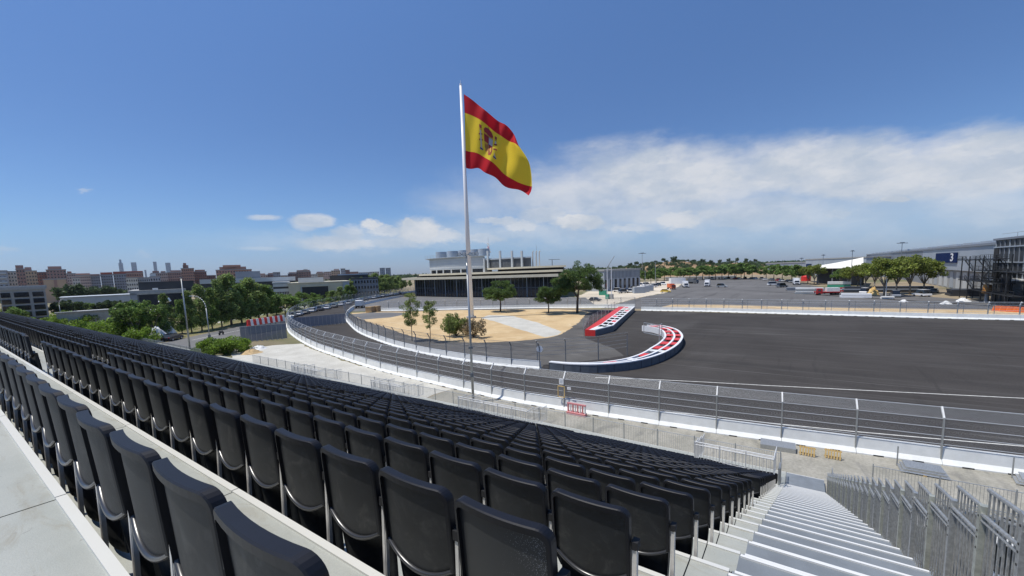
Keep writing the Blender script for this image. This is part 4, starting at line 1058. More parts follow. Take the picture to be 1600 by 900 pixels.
def tree_proto(kind, seed, leafmat, barkmat, name):
    rnd = random.Random(seed); root = bpy.data.objects.new(name, None); col.objects.link(root)
    tk = MB(); lf = MB()
    if kind == 'pine':      # unit: 10 m tall umbrella pine
        tk.tube((0, 0, 0), (.15, 0, 2.2), .26, 10, .21); tk.tube((.15, 0, 2.2), (0, .1, 4.2), .21, 10, .16)
        cs = []
        for k in range(100):
            a = rnd.uniform(0, 2*pi); rr = 4.4*sqrt(rnd.uniform(0.02, 1)); zz = 3.7+5.8*sqrt(max(0, 1-(rr/4.9)**2))*rnd.uniform(.08, 1.0)
            cs.append(Vector((rr*cos(a), rr*sin(a), zz)))
        for c in cs: leafcloud(lf, c, (.95, .95, .6), 230, .13, rnd)
        limbs(tk, 0, rnd.sample(cs, 14), .11, rnd, (0, .1, 3.2))
    elif kind == 'pine_tall':   # 14 m, irregular with lower left lobe
        tk.tube((0, 0, 0), (.1, 0, 3.2), .36, 10, .30); tk.tube((.1, 0, 3.2), (.5, .1, 6.6), .30, 10, .22); tk.tube((.1, 0, 4.2), (-1.8, .2, 7.0), .17, 8, .1)
        cs = []
        for k in range(100):
            a = rnd.uniform(0, 2*pi); rr = 5.3*sqrt(rnd.uniform(0.02, 1)); cs.append(Vector((1.3+rr*cos(a), rr*sin(a), 6.0+7.6*sqrt(max(0, 1-(rr/5.8)**2))*rnd.uniform(.03, 1.0))))
        for k in range(45):
            a = rnd.uniform(0, 2*pi); rr = 3.4*sqrt(rnd.uniform(0.02, 1)); cs.append(Vector((-4.0+rr*cos(a), rr*sin(a), 5.2+5.4*rnd.uniform(0, 1)*sqrt(max(0, 1-(rr/3.7)**2)))))
        for c in cs: leafcloud(lf, c, (1.0, 1.0, .68), 230, .14, rnd)
        limbs(tk, 0, rnd.sample(cs[:100], 14), .15, rnd, (.5, .1, 6.2)); limbs(tk, 0, rnd.sample(cs[100:], 7), .09, rnd, (-1.6, .2, 6.8))
    elif kind == 'poplar':  # 10 m column, loose
        tk.tube((0, 0, 0), (0, 0, 8.8), .15, 7, .03)
        for k in range(72):
            z = rnd.uniform(1.5, 9.6); r = 1.75*(1-((z-4.2)/6.4)**2)**.5 if abs(z-4.2) < 6.4 else .3; r = max(.25, r*(.55 if z > 7 else 1))
            a = rnd.uniform(0, 2*pi); q_ = rnd.uniform(.1, 1)
            c = Vector((r*q_*cos(a), r*q_*sin(a), z)); leafcloud(lf, c, (.6, .6, .85), 105, .145, rnd)
            if k % 3 == 0: tk.tube((0, 0, max(.8, z-1.4)), c, .035, 5, .01)
    elif kind == 'broad':   # 8 m, V-shaped limbs, open crown
        tk.tube((0, 0, 0), (0, 0, 2.0), .16, 8, .13); cs = []
        for k in range(34):
            a = rnd.uniform(0, 2*pi); rr = 2.9*sqrt(rnd.uniform(0.03, 1)); cs.append(Vector((rr*cos(a), rr*sin(a), 4.9+2.6*rnd.uniform(-.45, 1)*sqrt(max(.05, 1-(rr/3.3)**2)))))
        for c in cs: leafcloud(lf, c, (.8, .8, .66), 120, .19, rnd)
        limbs(tk, 0, rnd.sample(cs, 10), .09, rnd, (0, 0, 1.9))
    elif kind == 'young':   # 8 m, thin with tufts
        tk.tube((0, 0, 0), (.05, 0, 3.0), .07, 6, .055); tk.tube((.05, 0, 3), (0, .1, 7.2), .055, 6, .02); cs = []
        for k in range(44):
            z = rnd.uniform(2.8, 7.9); r = 1.75*sqrt(max(.05, 1-((z-5.4)/2.9)**2)); a = rnd.uniform(0, 2*pi); c = Vector((r*rnd.uniform(.2, 1)*cos(a), r*rnd.uniform(.2, 1)*sin(a), z)); cs.append(c)
            leafcloud(lf, c, (.5, .5, .4), 70, .11, rnd); tk.tube((0, 0, max(2.4, z-1.2)), c, .022, 4, .008)
    elif kind == 'bush':
        nb_ = 14 if name == 'dry_shrub' else 24
        for k in range(nb_):
            a = rnd.uniform(0, 2*pi); rr = 1.5*sqrt(rnd.uniform(0, 1)); c = Vector((rr*cos(a), rr*sin(a), .4+1.3*rnd.uniform(0, 1)*sqrt(max(0, 1-(rr/1.8)**2)))); leafcloud(lf, c, (.5, .5, .45), 150, .10, rnd)
            tk.tube((0, 0, 0), c, .02, 4, .006)
    elif kind == 'far':     # cheap 8 m crown
        tk.tube((0, 0, 0), (0, 0, 3.4), .18, 6, .12); cs = []
        for k in range(18):
            a = rnd.uniform(0, 2*pi); rr = 2.7*sqrt(rnd.uniform(0.03, 1)); cs.append(Vector((rr*cos(a), rr*sin(a), 4.9+2.7*rnd.uniform(-.7, 1)*sqrt(max(.05, 1-(rr/3.2)**2)))))
        for c in cs: leafcloud(lf, c, (1.05, 1.05, .85), 90, .33, rnd)
    t1 = tk.build('trunk', barkmat, root, smooth=True); t2 = lf.build('crown', leafmat, root)
    KID[root.name] = [t1, t2]; return root
PR = {}
USED = set()
def plant(key, loc, s, rz, lab, cat='tree', group=None, sz=None, name=None):
    pr = PR[key]
    if key in USED: o = clone(pr)
    else: o = pr; USED.add(key)
    o.location = loc; o.scale = (s, s, sz or s); o.rotation_euler = (0, 0, rz)
    return tag(o, lab, cat, group)
for key, args in {'pine': ('pine', 1, lf_pine, bark, 'umbrella_pine'), 'pineb': ('pine', 21, lf_pine, bark, 'umbrella_pine'), 'pine_tall': ('pine_tall', 2, lf_pine, bark, 'umbrella_pine'),
                  'pop1': ('poplar', 3, lf_pop, bark_l, 'poplar_tree'), 'pop2': ('poplar', 4, lf_pop, bark_l, 'poplar_tree'), 'pop3': ('poplar', 14, lf_broad, bark_l, 'poplar_tree'),
                  'broad': ('broad', 5, lf_broad, bark_l, 'broadleaf_tree'), 'broad2': ('broad', 6, lf_yel, bark_l, 'broadleaf_tree'),
                  'young': ('young', 7, lf_young, bark, 'young_tree'), 'youngb': ('young', 17, lf_young, bark, 'young_tree'), 'bush': ('bush', 8, lf_bush, bark, 'shrub'), 'bushy': ('bush', 9, lf_young, bark, 'shrub'), 'dry': ('bush', 10, lf_dry, bark, 'dry_shrub'),
                  'far': ('far', 11, lf_broad, bark, 'distant_tree'), 'far2': ('far', 12, lf_dark, bark, 'distant_tree')}.items(): PR[key] = tree_proto(*args)
def gxy(px, py): p = G(px, py); return (p.x, p.y, 0)
plant('pine', gxy(782, 487), 1.02, 0, 'round umbrella pine standing alone right of the flagpole')
plant('pineb', gxy(857, 489), .80, 1.2, 'small umbrella pine between the lone pine and the tallest pine')
plant('pine_tall', gxy(902, 489), 1.02, YAW-.1, 'tallest umbrella pine, its crown reaching over the pavilion corner')
plant('young', gxy(644, 533), 1.08, .4, 'leafy young tree, leftmost of the young trees on the sand')
plant('youngb', gxy(673, 535), .92, 1.4, 'young tree second from the left on the sand edge')
plant('young', gxy(703, 534), .62, 2.4, 'small young tree just left of the round shrub on the sand')
plant('bushy', gxy(713, 525), 1.55, .4, 'round green shrub on the sand left of the flagpole', 'shrub', sz=2.3)
plant('dry', gxy(740, 527), 1.55, .9, 'dry brown shrub on the sand behind the floodlight mast', 'shrub', sz=2.0)
# street row of poplars (left middle)
rnd = random.Random(5)
pops = [(215, 535, 470), (228, 533, 478), (243, 531, 470), (258, 530, 478), (262, 525, 462), (285, 524, 470), (300, 522, 458), (316, 519, 448), (332, 516, 452), (347, 513, 440), (362, 510, 432), (378, 507, 446), (392, 504, 438), (405, 501, 445), (418, 498, 447), (432, 495, 462), (446, 492, 462), (461, 489, 466), (476, 486, 468), (490, 483, 466), (506, 480, 464), (520, 477, 455), (533, 474, 449), (545, 472, 446)]
for i, (px, py, pt) in enumerate(pops):
    p = G(px, py-2); R_ = hypot(p.x, p.y); hh = PD(px, pt, R_).z
    s = hh/9.6; key = ('pop1', 'pop2', 'pop3')[i % 3] if 3 < i < 15 or i > 20 else ('broad', 'pop3')[i % 2]
    if key == 'broad': s = hh/7.6
    plant(key, (p.x, p.y, 0), max(s, .75 if key != 'broad' else .7)*(1.02 if i < 10 else 1.55 if i < 14 else 1.9), rnd.uniform(0, 6), 'green roadside tree, %s from the left in the row beyond the street' % ordw(i+1), 'tree', 'trees in a row beyond the street', sz=s)
for i, (px, py, pt) in enumerate([(560, 462, 433), (570, 460, 430), (579, 459, 432), (588, 457, 428), (597, 456, 431), (606, 455, 430), (615, 453, 433), (624, 452, 432), (633, 450, 436), (641, 448, 438), (565, 463, 434), (574, 461, 433), (583, 460, 436), (592, 459, 434), (601, 458, 435), (610, 457, 434), (619, 455, 436), (628, 453, 435), (552, 464, 436), (549, 466, 440), (540, 468, 446)]):
    p = G(px, py); s = PD(px, pt, hypot(p.x, p.y)).z/9.6; plant(('pop1', 'pop2')[i % 2], (p.x, p.y, 0), s*1.8, rnd.uniform(0, 6), 'distant poplar left of the pavilion, %s from left in the clump' % ordw(i+1), 'tree', 'poplars clumped left of the pavilion', sz=s)
# shrubs and bright greenery at the left behind the stand
for i, (px, py, s) in enumerate([(60, 512, 2.0), (95, 510, 1.9), (128, 520, 2.0), (150, 518, 1.8), (172, 524, 2.4), (196, 528, 2.7), (212, 522, 2.6), (226, 532, 1.8), (140, 505, 2.2), (100, 500, 2.2), (20, 505, 2.6), (5, 500, 2.8)]):
    p = G(px, py+5); plant('bush' if i not in (10, 11) else 'bushy', (p.x, p.y, 0), s, i*1.3, 'bright green shrub behind the seats, %s of the left-hand thicket' % ordw(i+1), 'shrub', 'bright green shrubs behind the far seats')
for i, (px, py, s) in enumerate([(318, 552, .9), (338, 551, 1.25), (355, 553, 1.35), (372, 549, 1.1)]):
    p = G(px, py); plant('bush', (p.x, p.y, 0), s*1.15, i*1.7, 'low green roadside bush below the curved street lamp, %s from left' % ordw(i+1), 'shrub', 'bushes beside the street corner')
for i, (px, R_, pt, k) in enumerate([(12, 190, 478, 'far'), (105, 330, 442, 'far2'), (112, 330, 446, 'far2'), (130, 420, 452, 'far2'), (142, 420, 447, 'far2'), (155, 430, 446, 'far2'), (168, 430, 445, 'far2'), (180, 440, 450, 'far2'), (190, 430, 456, 'far2'),
        (85, 240, 474, 'far'), (96, 235, 470, 'far2'), (110, 235, 467, 'far2'), (122, 240, 471, 'far2'), (134, 240, 472, 'far'), (150, 240, 472, 'far2'), (163, 240, 468, 'far2'), (176, 240, 469, 'far2'), (188, 235, 468, 'far2')]):
    p = PD(px, 460, R_); h = PD(px, pt, R_).z; plant(k, (p.x, p.y, 0), max(h, 3)/7.9*1.1, i, 'dark green tree among the left background blocks, %s planted' % ordw(i+1), 'tree', 'dark trees before the left apartment blocks', sz=max(h, 3)/7.9)
# trees left of the cream hall
for i, (px, R_, pt) in enumerate([(405, 195, 455), (418, 195, 458), (430, 198, 457), (443, 200, 460), (392, 190, 452), (455, 205, 460), (470, 215, 456), (486, 220, 458), (500, 225, 460), (515, 232, 455), (530, 240, 450), (543, 245, 450), (553, 250, 452), (462, 235, 456), (478, 240, 458)]):
    p = PD(px, 470, R_); h = PD(px, pt, R_).z; plant('broad', (p.x, p.y, 0), max(h, 3)/7.4*1.15, i*2., 'bushy green tree in front of the cream hall, %s of the group' % ordw(i+1), 'tree', 'trees before the cream hall', sz=max(h, 3)/7.4)
# right-hand rows
for i, (px, py, pt, k) in enumerate([(1150, 436, 411, 'far'), (1163, 436.5, 409, 'far'), (1175, 436.5, 413, 'far'), (1197, 437, 413, 'far'), (1209, 438, 412, 'far'), (1222, 440, 414, 'far'), (1237, 441, 413, 'far'), (1248, 443, 412, 'far'), (1262, 444, 415, 'broad2'), (1272, 445, 413, 'broad2'), (1312, 447, 420, 'broad'), (1326, 449, 417, 'broad2'), (1340, 448, 415, 'broad2'), (1352, 450, 411, 'broad2'), (1366, 452, 409, 'broad2')]):
    p = G(px, py); h = PD(px, pt, hypot(p.x, p.y)).z; plant(k, (p.x, p.y, 0), h/7.8*1.1, i*1.1, 'green tree right of the car park, %s from left in the long row' % ordw(i+1), 'tree', 'trees in the long row right of the car park', sz=h/7.8)
for i, (px, py, pt, k) in enumerate([(1381, 463, 402, 'broad2'), (1400, 459, 402, 'broad2'), (1421, 460, 399, 'broad2'), (1443, 458, 403, 'broad2')]):
    p = G(px, py); h = PD(px, pt, hypot(p.x, p.y)).z; plant(k, (p.x, p.y, 0), h/7.8*1.08, i*2.1+.6, 'yellow-green tree with forked trunk before hall wall 3, %s from left' % ordw(i+1), 'tree', 'forked trees before the grey hall', sz=h/7.8)

# ================================================================== HILL
hb = Vector((0, 0, 0)); mb = MB(); NXh, NYh = 60, 16; V = []
def hill_z(a, r):
    pxa = PX+F*math.tan(a)  # a: angle from camera axis
    prof = 0
    for (c, w_, h) in ((1050, 95, 17), (985, 60, 11), (1150, 75, 12), (1230, 90, 7), (930, 70, 6)): prof = max(prof, h*math.exp(-((pxa-c)/w_)**2))
    return prof*min(1, max(0, (r-460)/200))**.8 + (12.0 if r > 1200 else 0)*0
def hill_pt(a, r):
    d = Vector((-sin(YAW-a), cos(YAW-a), 0)); p = d*r
    rr = random.Random(int(a*1000)*7+int(r)); return (p.x, p.y, hill_z(a, r)+rr.uniform(-.5, .5)-.3)
for j in range(NYh+1):
    for i in range(NXh+1): V.append(hill_pt(-.02+.85*i/NXh, 450+330*j/NYh))
mb.add(V, [(j*(NXh+1)+i, j*(NXh+1)+i+1, (j+1)*(NXh+1)+i+1, (j+1)*(NXh+1)+i) for j in range(NYh) for i in range(NXh)])
g_hill = ground_mat('hill_soil', (.24, .155, .085), (.34, .235, .135), .02, bump=0)
struct('hill', mb, g_hill, smooth=True)
lfm = MB(); rnd = random.Random(11)
for k in range(620):
    a = rnd.uniform(.10, .80); r = rnd.uniform(500, 700); z = hill_z(a, r)
    if z < .5: continue
    d = Vector((-sin(YAW-a), cos(YAW-a), 0))*r; leafcloud(lfm, (d.x, d.y, z+1.2), (rnd.uniform(2, 4.2), 2.5, rnd.uniform(1.4, 2.4)), 70, .8, rnd)
o = lfm.build('hill_scrub', lf_dark); tag(o, 'dark scrub and low trees scattered over the tan hillside', 'scrub', None, 'stuff')
for i, px in enumerate([968, 985, 995, 1012, 1024, 1036, 1052, 1062, 1075, 1085, 1098, 1110, 1124, 1138, 1152, 1166, 1180]):
    R_ = 640; a = math.atan((px-PX)/F); zb = hill_z(a, R_); p = PD(px, 420, R_); pt = [414, 410, 408, 409, 407, 403, 400, 406, 405, 405, 404, 406, 405, 403, 402, 403, 404][i]; h = max(3, PD(px, pt, R_).z-zb)
    plant('far2', (p.x, p.y, zb), h/7.9*(1.25 if i < 12 else .8), i, 'dark tree on the hill crest against the sky, %s from left' % ordw(i+1), 'tree', 'trees along the hill crest', sz=h/7.9)
for i, px in enumerate(range(1028, 1168, 10)):
    R_ = 345+8*(i % 3); p = PD(px, 430, R_); pt = 418-(i % 3) - (3 if px > 1080 else 0)-(2 if px > 1120 else 0); h = PD(px, pt, R_).z
    plant('far', (p.x, p.y, 0), h/7.9*1.25, i*1.7, 'leafy tree closing the far end of the car park, %s from left' % ordw(i+1), 'tree', 'trees at the far end of the car park', sz=h/7.9)
for i, px in enumerate([1000, 1008, 1017, 1026, 958, 948]):
    R_ = 300; p = PD(px, 430, R_); h = PD(px, 421+(i % 2)*3, R_).z; plant('far', (p.x, p.y, 0), h/7.9, i, 'pale green tree behind the construction yard, %s of the group' % ordw(i+1), 'tree', 'trees behind the yard', sz=h/7.9)
# distant tree belt and low wooded land closing the horizon
lfm = MB()
for k in range(620):
    px = rnd.uniform(560, 1420); R_ = rnd.uniform(820, 1300); p = PD(px, 430, R_)
    leafcloud(lfm, (p.x, p.y, 5), (14, 14, rnd.uniform(5, 8.0)), 44, 2.6, rnd)
for k in range(260):
    px = rnd.uniform(-40, 600); R_ = rnd.uniform(520, 760); p = PD(px, 430, R_)
    leafcloud(lfm, (p.x, p.y, 4), (9, 9, rnd.uniform(4, 6)), 34, 1.3, rnd)
o = lfm.build('distant_wood', lf_dark); tag(o, 'distant dark green wood lining the horizon', 'wood', None, 'stuff')
# ground cover below the street trees
lfm = MB()
for k in range(420):
    px = rnd.uniform(150, 640); t = (px-150)/490; py = 545-t*88+rnd.uniform(-13, -2)*(1.0-t*.5); p = G(px, py)
    if px < 260 or rnd.random() < .55: leafcloud(lfm, (p.x, p.y, .3), (1.6, 1.6, .6), 60, .14, rnd)
o = lfm.build('ground_cover', lf_dry if False else lf_broad); tag(o, 'low scrubby ground cover under the roadside trees', 'ground cover', None, 'stuff')

# ================================================================== BUILDINGS
def frame(px0, px1, R_, ang=0.0):
    """ground frame of a facade seen between two picture columns at distance R_"""
    a = PD(px0, 430, R_); b = PD(px1, 430, R_*(1+ang)); a.z = b.z = 0
    t = (b-a); w_ = t.length; t.normalize(); return a, atan2(t.y, t.x), w_
def facade(name, px0, px1, ytop, R_, depth, wm, lab, rows=0, cols=0, cat='building', ang=0.0, group=None, roofm=None, roofh=.8, winm=None, win=(.5, .5), top=None, bands=None, zmin=1.0, pent=None):
    a, rz, w_ = frame(px0, px1, R_, ang); h = PD((px0+px1)/2, ytop, R_*(1+ang/2)).z
    t_ = thing(name, lab, cat, a, rz, group)
    mb = MB(); mb.box((w_/2, depth/2, h/2), (w_, depth, h)); wl = mb.build('wall', wm, t_)
    mb = MB(); mb.box((w_/2, depth/2, h+roofh/2), (w_+.6, depth+.6, roofh)); mb.build('roof', roofm or conc_g, t_)
    if pent:
        for (f0, f1, ph, pm) in pent:
            mb = MB(); mb.box((w_*(f0+f1)/2, depth*.45, h+roofh+ph/2), (w_*(f1-f0), depth*.6, ph)); mb.build('roof_house', pm, t_)
    if rows:
        ph = (h-zmin)/rows; pw = w_/cols
        wms = None
        for r_ in range(rows):
            for c in range(cols):
                if wms is None:
                    mb = MB(); mb.box((0, -.05, 0), (pw*win[0], .12, ph*win[1])); mb.m = 1; mb.box((0, -.12, -ph*win[1]/2-.12), (pw*win[0]*1.15, .3, .16)); wms = mb.mesh('window', [winm or glass_dk, conc_g])
                o = bpy.data.objects.new('window', wms); col.objects.link(o); o.parent = t_; o.location = (pw*(c+.5), 0, zmin+ph*(r_+.5))
    if bands:
        for (z0, z1, m) in bands: MB().box((w_/2, -.08, h*(z0+z1)/2), (w_+.1, .2, h*(z1-z0))).build('facade_band', m, t_)
    return t_, w_, h
b_red = mat('brick_red', (.44, .24, .18), .85, nscale=.05, namt=.15); b_tan = mat('brick_tan', (.48, .34, .23), .85, nscale=.05, namt=.15); b_cream = mat('render_cream', (.64, .60, .53), .85, nscale=.05, namt=.1)
b_pink = mat('render_pink', (.54, .40, .34), .85, nscale=.05, namt=.1); b_grey = mat('render_grey', (.40, .41, .43), .85, nscale=.05, namt=.1); b_dred = mat('brick_dark', (.33, .20, .165), .85, nscale=.05, namt=.2)
tower_gl = mat('tower_glass', (.10, .16, .24), .25, .3, nscale=.02, namt=.15); roof_t = mat('roof_tile_red', (.30, .09, .06), .8)
AP = [ # px0 px1 ytop R depth mat rows cols label pent
 (-30, 12, 423, 560, 30, b_grey, 7, 5, 'grey and white banded apartment slab at the left edge', None),
 (12, 26, 424, 570, 26, b_cream, 8, 3, 'narrow pale banded apartment block next to the left edge', None),
 (26, 40, 420, 640, 26, b_dred, 8, 3, 'tall dark brick apartment block with rooftop houses behind the parking building', [(0, .9, 3.5, b_dred)]),
 (40, 58, 423, 560, 26, b_tan, 8, 4, 'tan apartment block with balconies right of the dark brick block', [(0, .6, 3, b_dred)]),
 (56, 73, 425, 660, 26, b_red, 8, 4, 'brown apartment block behind the tall plain brick wall', None),
 (73, 104, 421, 640, 26, b_dred, 9, 6, 'dark red apartment block with stepped roof above the plain brick gable', [(.1, .8, 3.2, b_dred)]),
 (66, 102, 436, 470, 30, b_tan, 0, 0, 'large plain tan brick gable with one dark vertical slot', None),
 (104, 118, 427, 640, 26, b_pink, 8, 4, 'salmon apartment block between dark red and pale blocks', [(.1, .6, 2, b_red)]),
 (112, 124, 434, 520, 20, b_cream, 6, 3, 'small cream apartment block beside the dark trees', None),
 (118, 141, 430, 560, 26, b_pink, 7, 7, 'pink and white apartment block with many balconies', [(0, 1, 1.6, b_red)]),
 (141, 156, 431, 580, 26, b_grey, 7, 4, 'grey apartment block left of the paired grey slabs', [(0, 1, 1.6, b_dred)]),
 (157, 176, 429, 600, 26, b_grey, 7, 5, 'wide grey apartment block under a red roof line', [(0, 1, 2.2, roof_t)]),
 (177, 197, 428, 610, 26, b_grey, 7, 5, 'light grey apartment block in front of the stepped tower', [(0, 1, 2.5, roof_t)]),
 (195, 224, 426, 700, 26, b_red, 5, 8, 'long red-roofed brick block between the first two glass towers', [(0, 1, 2.0, roof_t)]),
 (196, 214, 434, 380, 18, b_cream, 5, 5, 'cream block with a blank end wall behind the dark office box', None),
 (214, 234, 434, 390, 18, b_grey, 5, 6, 'grey-green block joined to the cream block', None),
 (234, 250, 432, 420, 18, b_grey, 4, 4, 'pale low block right of the grey-green block', [(0, .6, 2, white_clad)]),
 (236, 262, 426, 720, 26, b_pink, 6, 8, 'pink brick block below the third glass tower', [(.1, .5, 2.5, b_dred), (.6, .9, 2, b_dred)]),
 (262, 286, 425, 720, 26, b_dred, 6, 7, 'brick block with dark roof below the fourth glass tower', [(.2, .9, 2.5, b_dred)]),
 (284, 304, 419, 560, 26, b_red, 8, 6, 'tall stepped red brick block standing alone above the roofs', [(.15, .6, 3.2, b_dred), (.2, .45, 5.5, b_dred)]),
 (303, 323, 424, 580, 26, b_dred, 7, 6, 'brown brick block right of the stepped red block', [(.1, .9, 1.8, b_dred)]),
 (323, 337, 430, 600, 26, b_dred, 6, 5, 'low brown block between the two stepped red blocks', None),
 (338, 394, 421, 560, 26, b_red, 6, 13, 'broad stepped red brick apartment complex above the poplars', [(.1, .85, 3.0, b_dred), (.2, .7, 5.0, b_red)]),
 (400, 418, 429, 680, 24, b_pink, 5, 5, 'pale pink block right of the red complex', [(.1, .8, 1.6, b_red)]),
 (418, 428, 428, 700, 24, b_dred, 5, 4, 'small dark brick block in the middle distance', [(.1, .9, 1.5, b_dred)]),
 (427, 438, 425, 640, 20, b_grey, 6, 4, 'narrow grey block rising above its neighbours', None),
 (438, 452, 430, 700, 24, b_tan, 4, 4, 'low tan block beside the narrow grey block', None),
 (450, 464, 427, 660, 24, b_dred, 5, 4, 'dark brown block with dark roof left of the white framed block', [(.1, .9, 1.6, b_dred)]),
 (463, 486, 424, 620, 24, b_dred, 6, 6, 'large dark brick block behind the cream hall', [(.05, .95, 1.8, b_dred), (.5, .8, 3, b_cream)]),
 (486, 496, 428, 760, 24, b_cream, 5, 4, 'cream block in the far skyline right of the dark block', None),
 (494, 506, 426, 800, 24, b_tan, 5, 4, 'tan block with dark top in the far skyline', [(.1, .9, 2, b_dred)]),
 (506, 518, 424, 900, 24, b_pink, 6, 4, 'pinkish block in the far skyline left of the tallest far blocks', None),
 (518, 532, 422, 950, 24, b_tan, 6, 4, 'tan far block left of the tallest far blocks', [(.3, .9, 3, b_pink)]),
 (533, 540, 419, 950, 20, b_grey, 7, 3, 'tallest grey block of the far skyline cluster', None),
 (540, 547, 421, 960, 20, b_dred, 7, 3, 'second tallest brick block of the far skyline cluster', None),
 (547, 560, 424, 950, 24, b_red, 6, 4, 'red brick far block right of the tallest cluster', None),
 (560, 578, 425, 980, 24, b_cream, 5, 5, 'pale far block above the black office roof', None),
 (594, 602, 418, 1000, 20, b_grey, 7, 3, 'grey high-rise left of two far high-rises', None),
 (603, 611, 418, 1000, 20, b_grey, 7, 3, 'grey high-rise nearest the wooded skyline', None),
 (578, 593, 424, 1020, 20, b_cream, 5, 4, 'low cream far block before the two grey high-rises', None)]
for (a, b, yt, R_, dp, m, rws, cls, lab, pent) in AP:
    t_, w_, h = facade('apartment_block', a, b, yt+1.0, R_, dp, m, lab, rws, cls, 'building', group='apartment blocks on the left skyline', pent=pent, win=(.45, .42), zmin=2)
    if lab.startswith('large plain tan'): MB().box((w_*.52, -.1, h*.5), (1.6, .25, h*.98)).build('vertical_slot', b_dred, t_)
    if lab.startswith('grey and white banded'):
        for k in range(7): MB().box((w_*.5, -.6, h*(k+.55)/7), (w_*.9, 1.0, h*.05)).build('balcony', white_clad, t_)
# glass towers 6 km away
for (a, b, yt, lab, cap) in [(187.5, 194.5, 411, 'leftmost distant glass tower with a narrow stepped crown', True), (207, 215.5, 410, 'second distant glass tower, broad with a flat top', False), (226.5, 229.5, 422, 'very small distant tower between the second and third tall towers', False), (241.5, 247, 409, 'third distant tall tower, slim with a slanted top', False), (260.5, 268.5, 410.5, 'fourth distant glass tower, broad and flat, furthest right', False)]:
    t_, w_, h = facade('glass_tower', a, b, yt, 5900, w_ if False else 45, tower_gl, lab, 0, 0, 'tower', roofm=tower_gl)
    for k in range(1, 9): MB().box((w_*(k/9), -.6, h/2), (w_*.04, 1.2, h)).build('mullion', grey_clad_l, t_)
    if cap: MB().box((w_*.5, 20, h+16), (w_*.5, 25, 32)).build('crown', tower_gl, t_); MB().box((w_*.5, 20, h+34), (w_*.34, 18, 10)).build('spire_block', grey_clad_l, t_)
# parking / office block with dark strips at far left
t_, w_, h = facade('office_block', -6, 67, 453, 215, 30, conc_g, 'grey concrete office block with dark horizontal window strips behind the far seats', 0, 0)
for k in range(5):
    for j, (f0, f1) in enumerate(((.02, .22), (.30, .62), (.70, .95))): MB().box((w_*(f0+f1)/2, -.06, h*(.10+.19*k)), (w_*(f1-f0), .3, h*.135)).build('window_strip', glass_dk, t_)
MB().box((w_/2, 3, h+.9), (w_+1, 2, 1.0)).build('parapet', conc_g, t_)
# white low roofs and canopies
def low(name, p0, p1, y, R_, dp, m, lab, hh=None, cat='building'):
    return facade(name, p0, p1, y, R_, dp, m, lab, 0, 0, cat, roofm=m, roofh=.3)
low('market_roof', 88, 200, 463.5, 255, 20, white_clad, 'long white vaulted roof among dark trees at the left')
low('boundary_wall', 78, 190, 487, 175, 1.0, conc_g, 'long low grey wall behind the bright green shrubs', cat='wall')
low('site_shed', 113, 182, 486.5, 195, 6, white_d, 'white flat-roofed sheds behind the green shrubs')
low('orange_tent', 168, 181, 485, 200, 5, yellow_w, 'small orange tent roof left of the dark office box', cat='tent')
low('orange_shed', 188, 203, 483.5, 205, 5, yellow_w, 'orange-yellow shed beside the dark office box')
low('carport', 172, 236, 487.5, 185, 8, white_d, 'long pale car port roof in front of the dark office box')
# dark office box
t_, w_, h = facade('dark_office', 199, 286, 456.5, 190, 40, grey_clad, 'dark glazed office box with thick grey frame left of the poplars', 0, 0)
MB().box((w_*.57, -.2, h*.55), (w_*.84, .5, h*.74)).build('glazing', mat('smoked_glass', (.018, .02, .032), .2), t_)
MB().box((w_*.06, -.4, h*.5), (w_*.12, .7, h*.98)).build('side_frame', grey_clad, t_); MB().box((w_*.5, -.35, h*.965), (w_, .8, h*.07)).build('roof_edge', conc_g, t_)
MB().box((w_*.68, 14, h+1.8), (w_*1.05, 20, 3.6)).build('upper_storey', dk_clad, t_); MB().box((w_*.45, 4, h+.7), (1.5, 1.5, 1.4)).box((w_*.36, 4, h+.4), (1.8, 1.2, .8)).build('roof_unit', white_d, t_)
facade('arena_building', 312, 460, 441, 262, 40, dk_clad, 'long dark hall with white roof bands behind the poplars', 0, 0, roofm=white_clad, roofh=2.2, bands=[(.62, .74, white_clad), (.30, .40, white_clad)], pent=[(.35, .62, 3.6, grey_clad)])
t_, w_, h = facade('white_banded_office', 425, 451, 443, 235, 30, dk_clad, 'office with two white bands and vertical fins left of the cream hall', 0, 0, bands=[(.84, .98, white_clad), (.58, .74, white_clad)], roofm=white_clad)
for k in range(10): MB().box((w_*(k+.5)/10, -.2, h*.28), (w_*.03, .5, h*.55)).build('fin', white_d, t_)
t_, w_, h = facade('cream_hall', 449, 545, 442, 232, 40, cream, 'cream hall with a large dark framed opening, centre-left', 0, 0, roofm=cream, roofh=.5)
MB().box((w_*.42, -.15, h*.46), (w_*.46, .4, h*.72)).build('window_wall', mat('smoked_glass', (.018, .02, .032), .2), t_)
MB().box((w_*.645, -.4, h*.46), (w_*.02, .5, h*.74)).build('pillar', cream, t_); MB().box((w_*.20, -.4, h*.46), (w_*.02, .5, h*.74)).build('pillar', grey_clad_l, t_)
MB().box((w_*.42, -.3, h*.84), (w_*.48, .6, h*.05)).build('lintel', cream, t_); MB().box((w_*.36, 14, h+1.5), (w_*.42, 16, 2.6)).build('roof_house', white_clad, t_)
MB().box((w_*.94, -.25, h*.5), (w_*.11, .5, h*.98)).build('grey_return', grey_clad_l, t_)
facade('black_office', 515, 575, 431, 265, 30, dk_clad, 'black office block with a thin white roof line behind the cream hall', 0, 0, roofm=dk_clad, roofh=.5, pent=[(.2, 1.0, .6, white_clad)])
facade('grey_office', 548, 590, 436, 250, 26, grey_clad, 'grey office block half hidden by the distant poplars', 3, 9, roofm=dk_clad, winm=glass_dk)
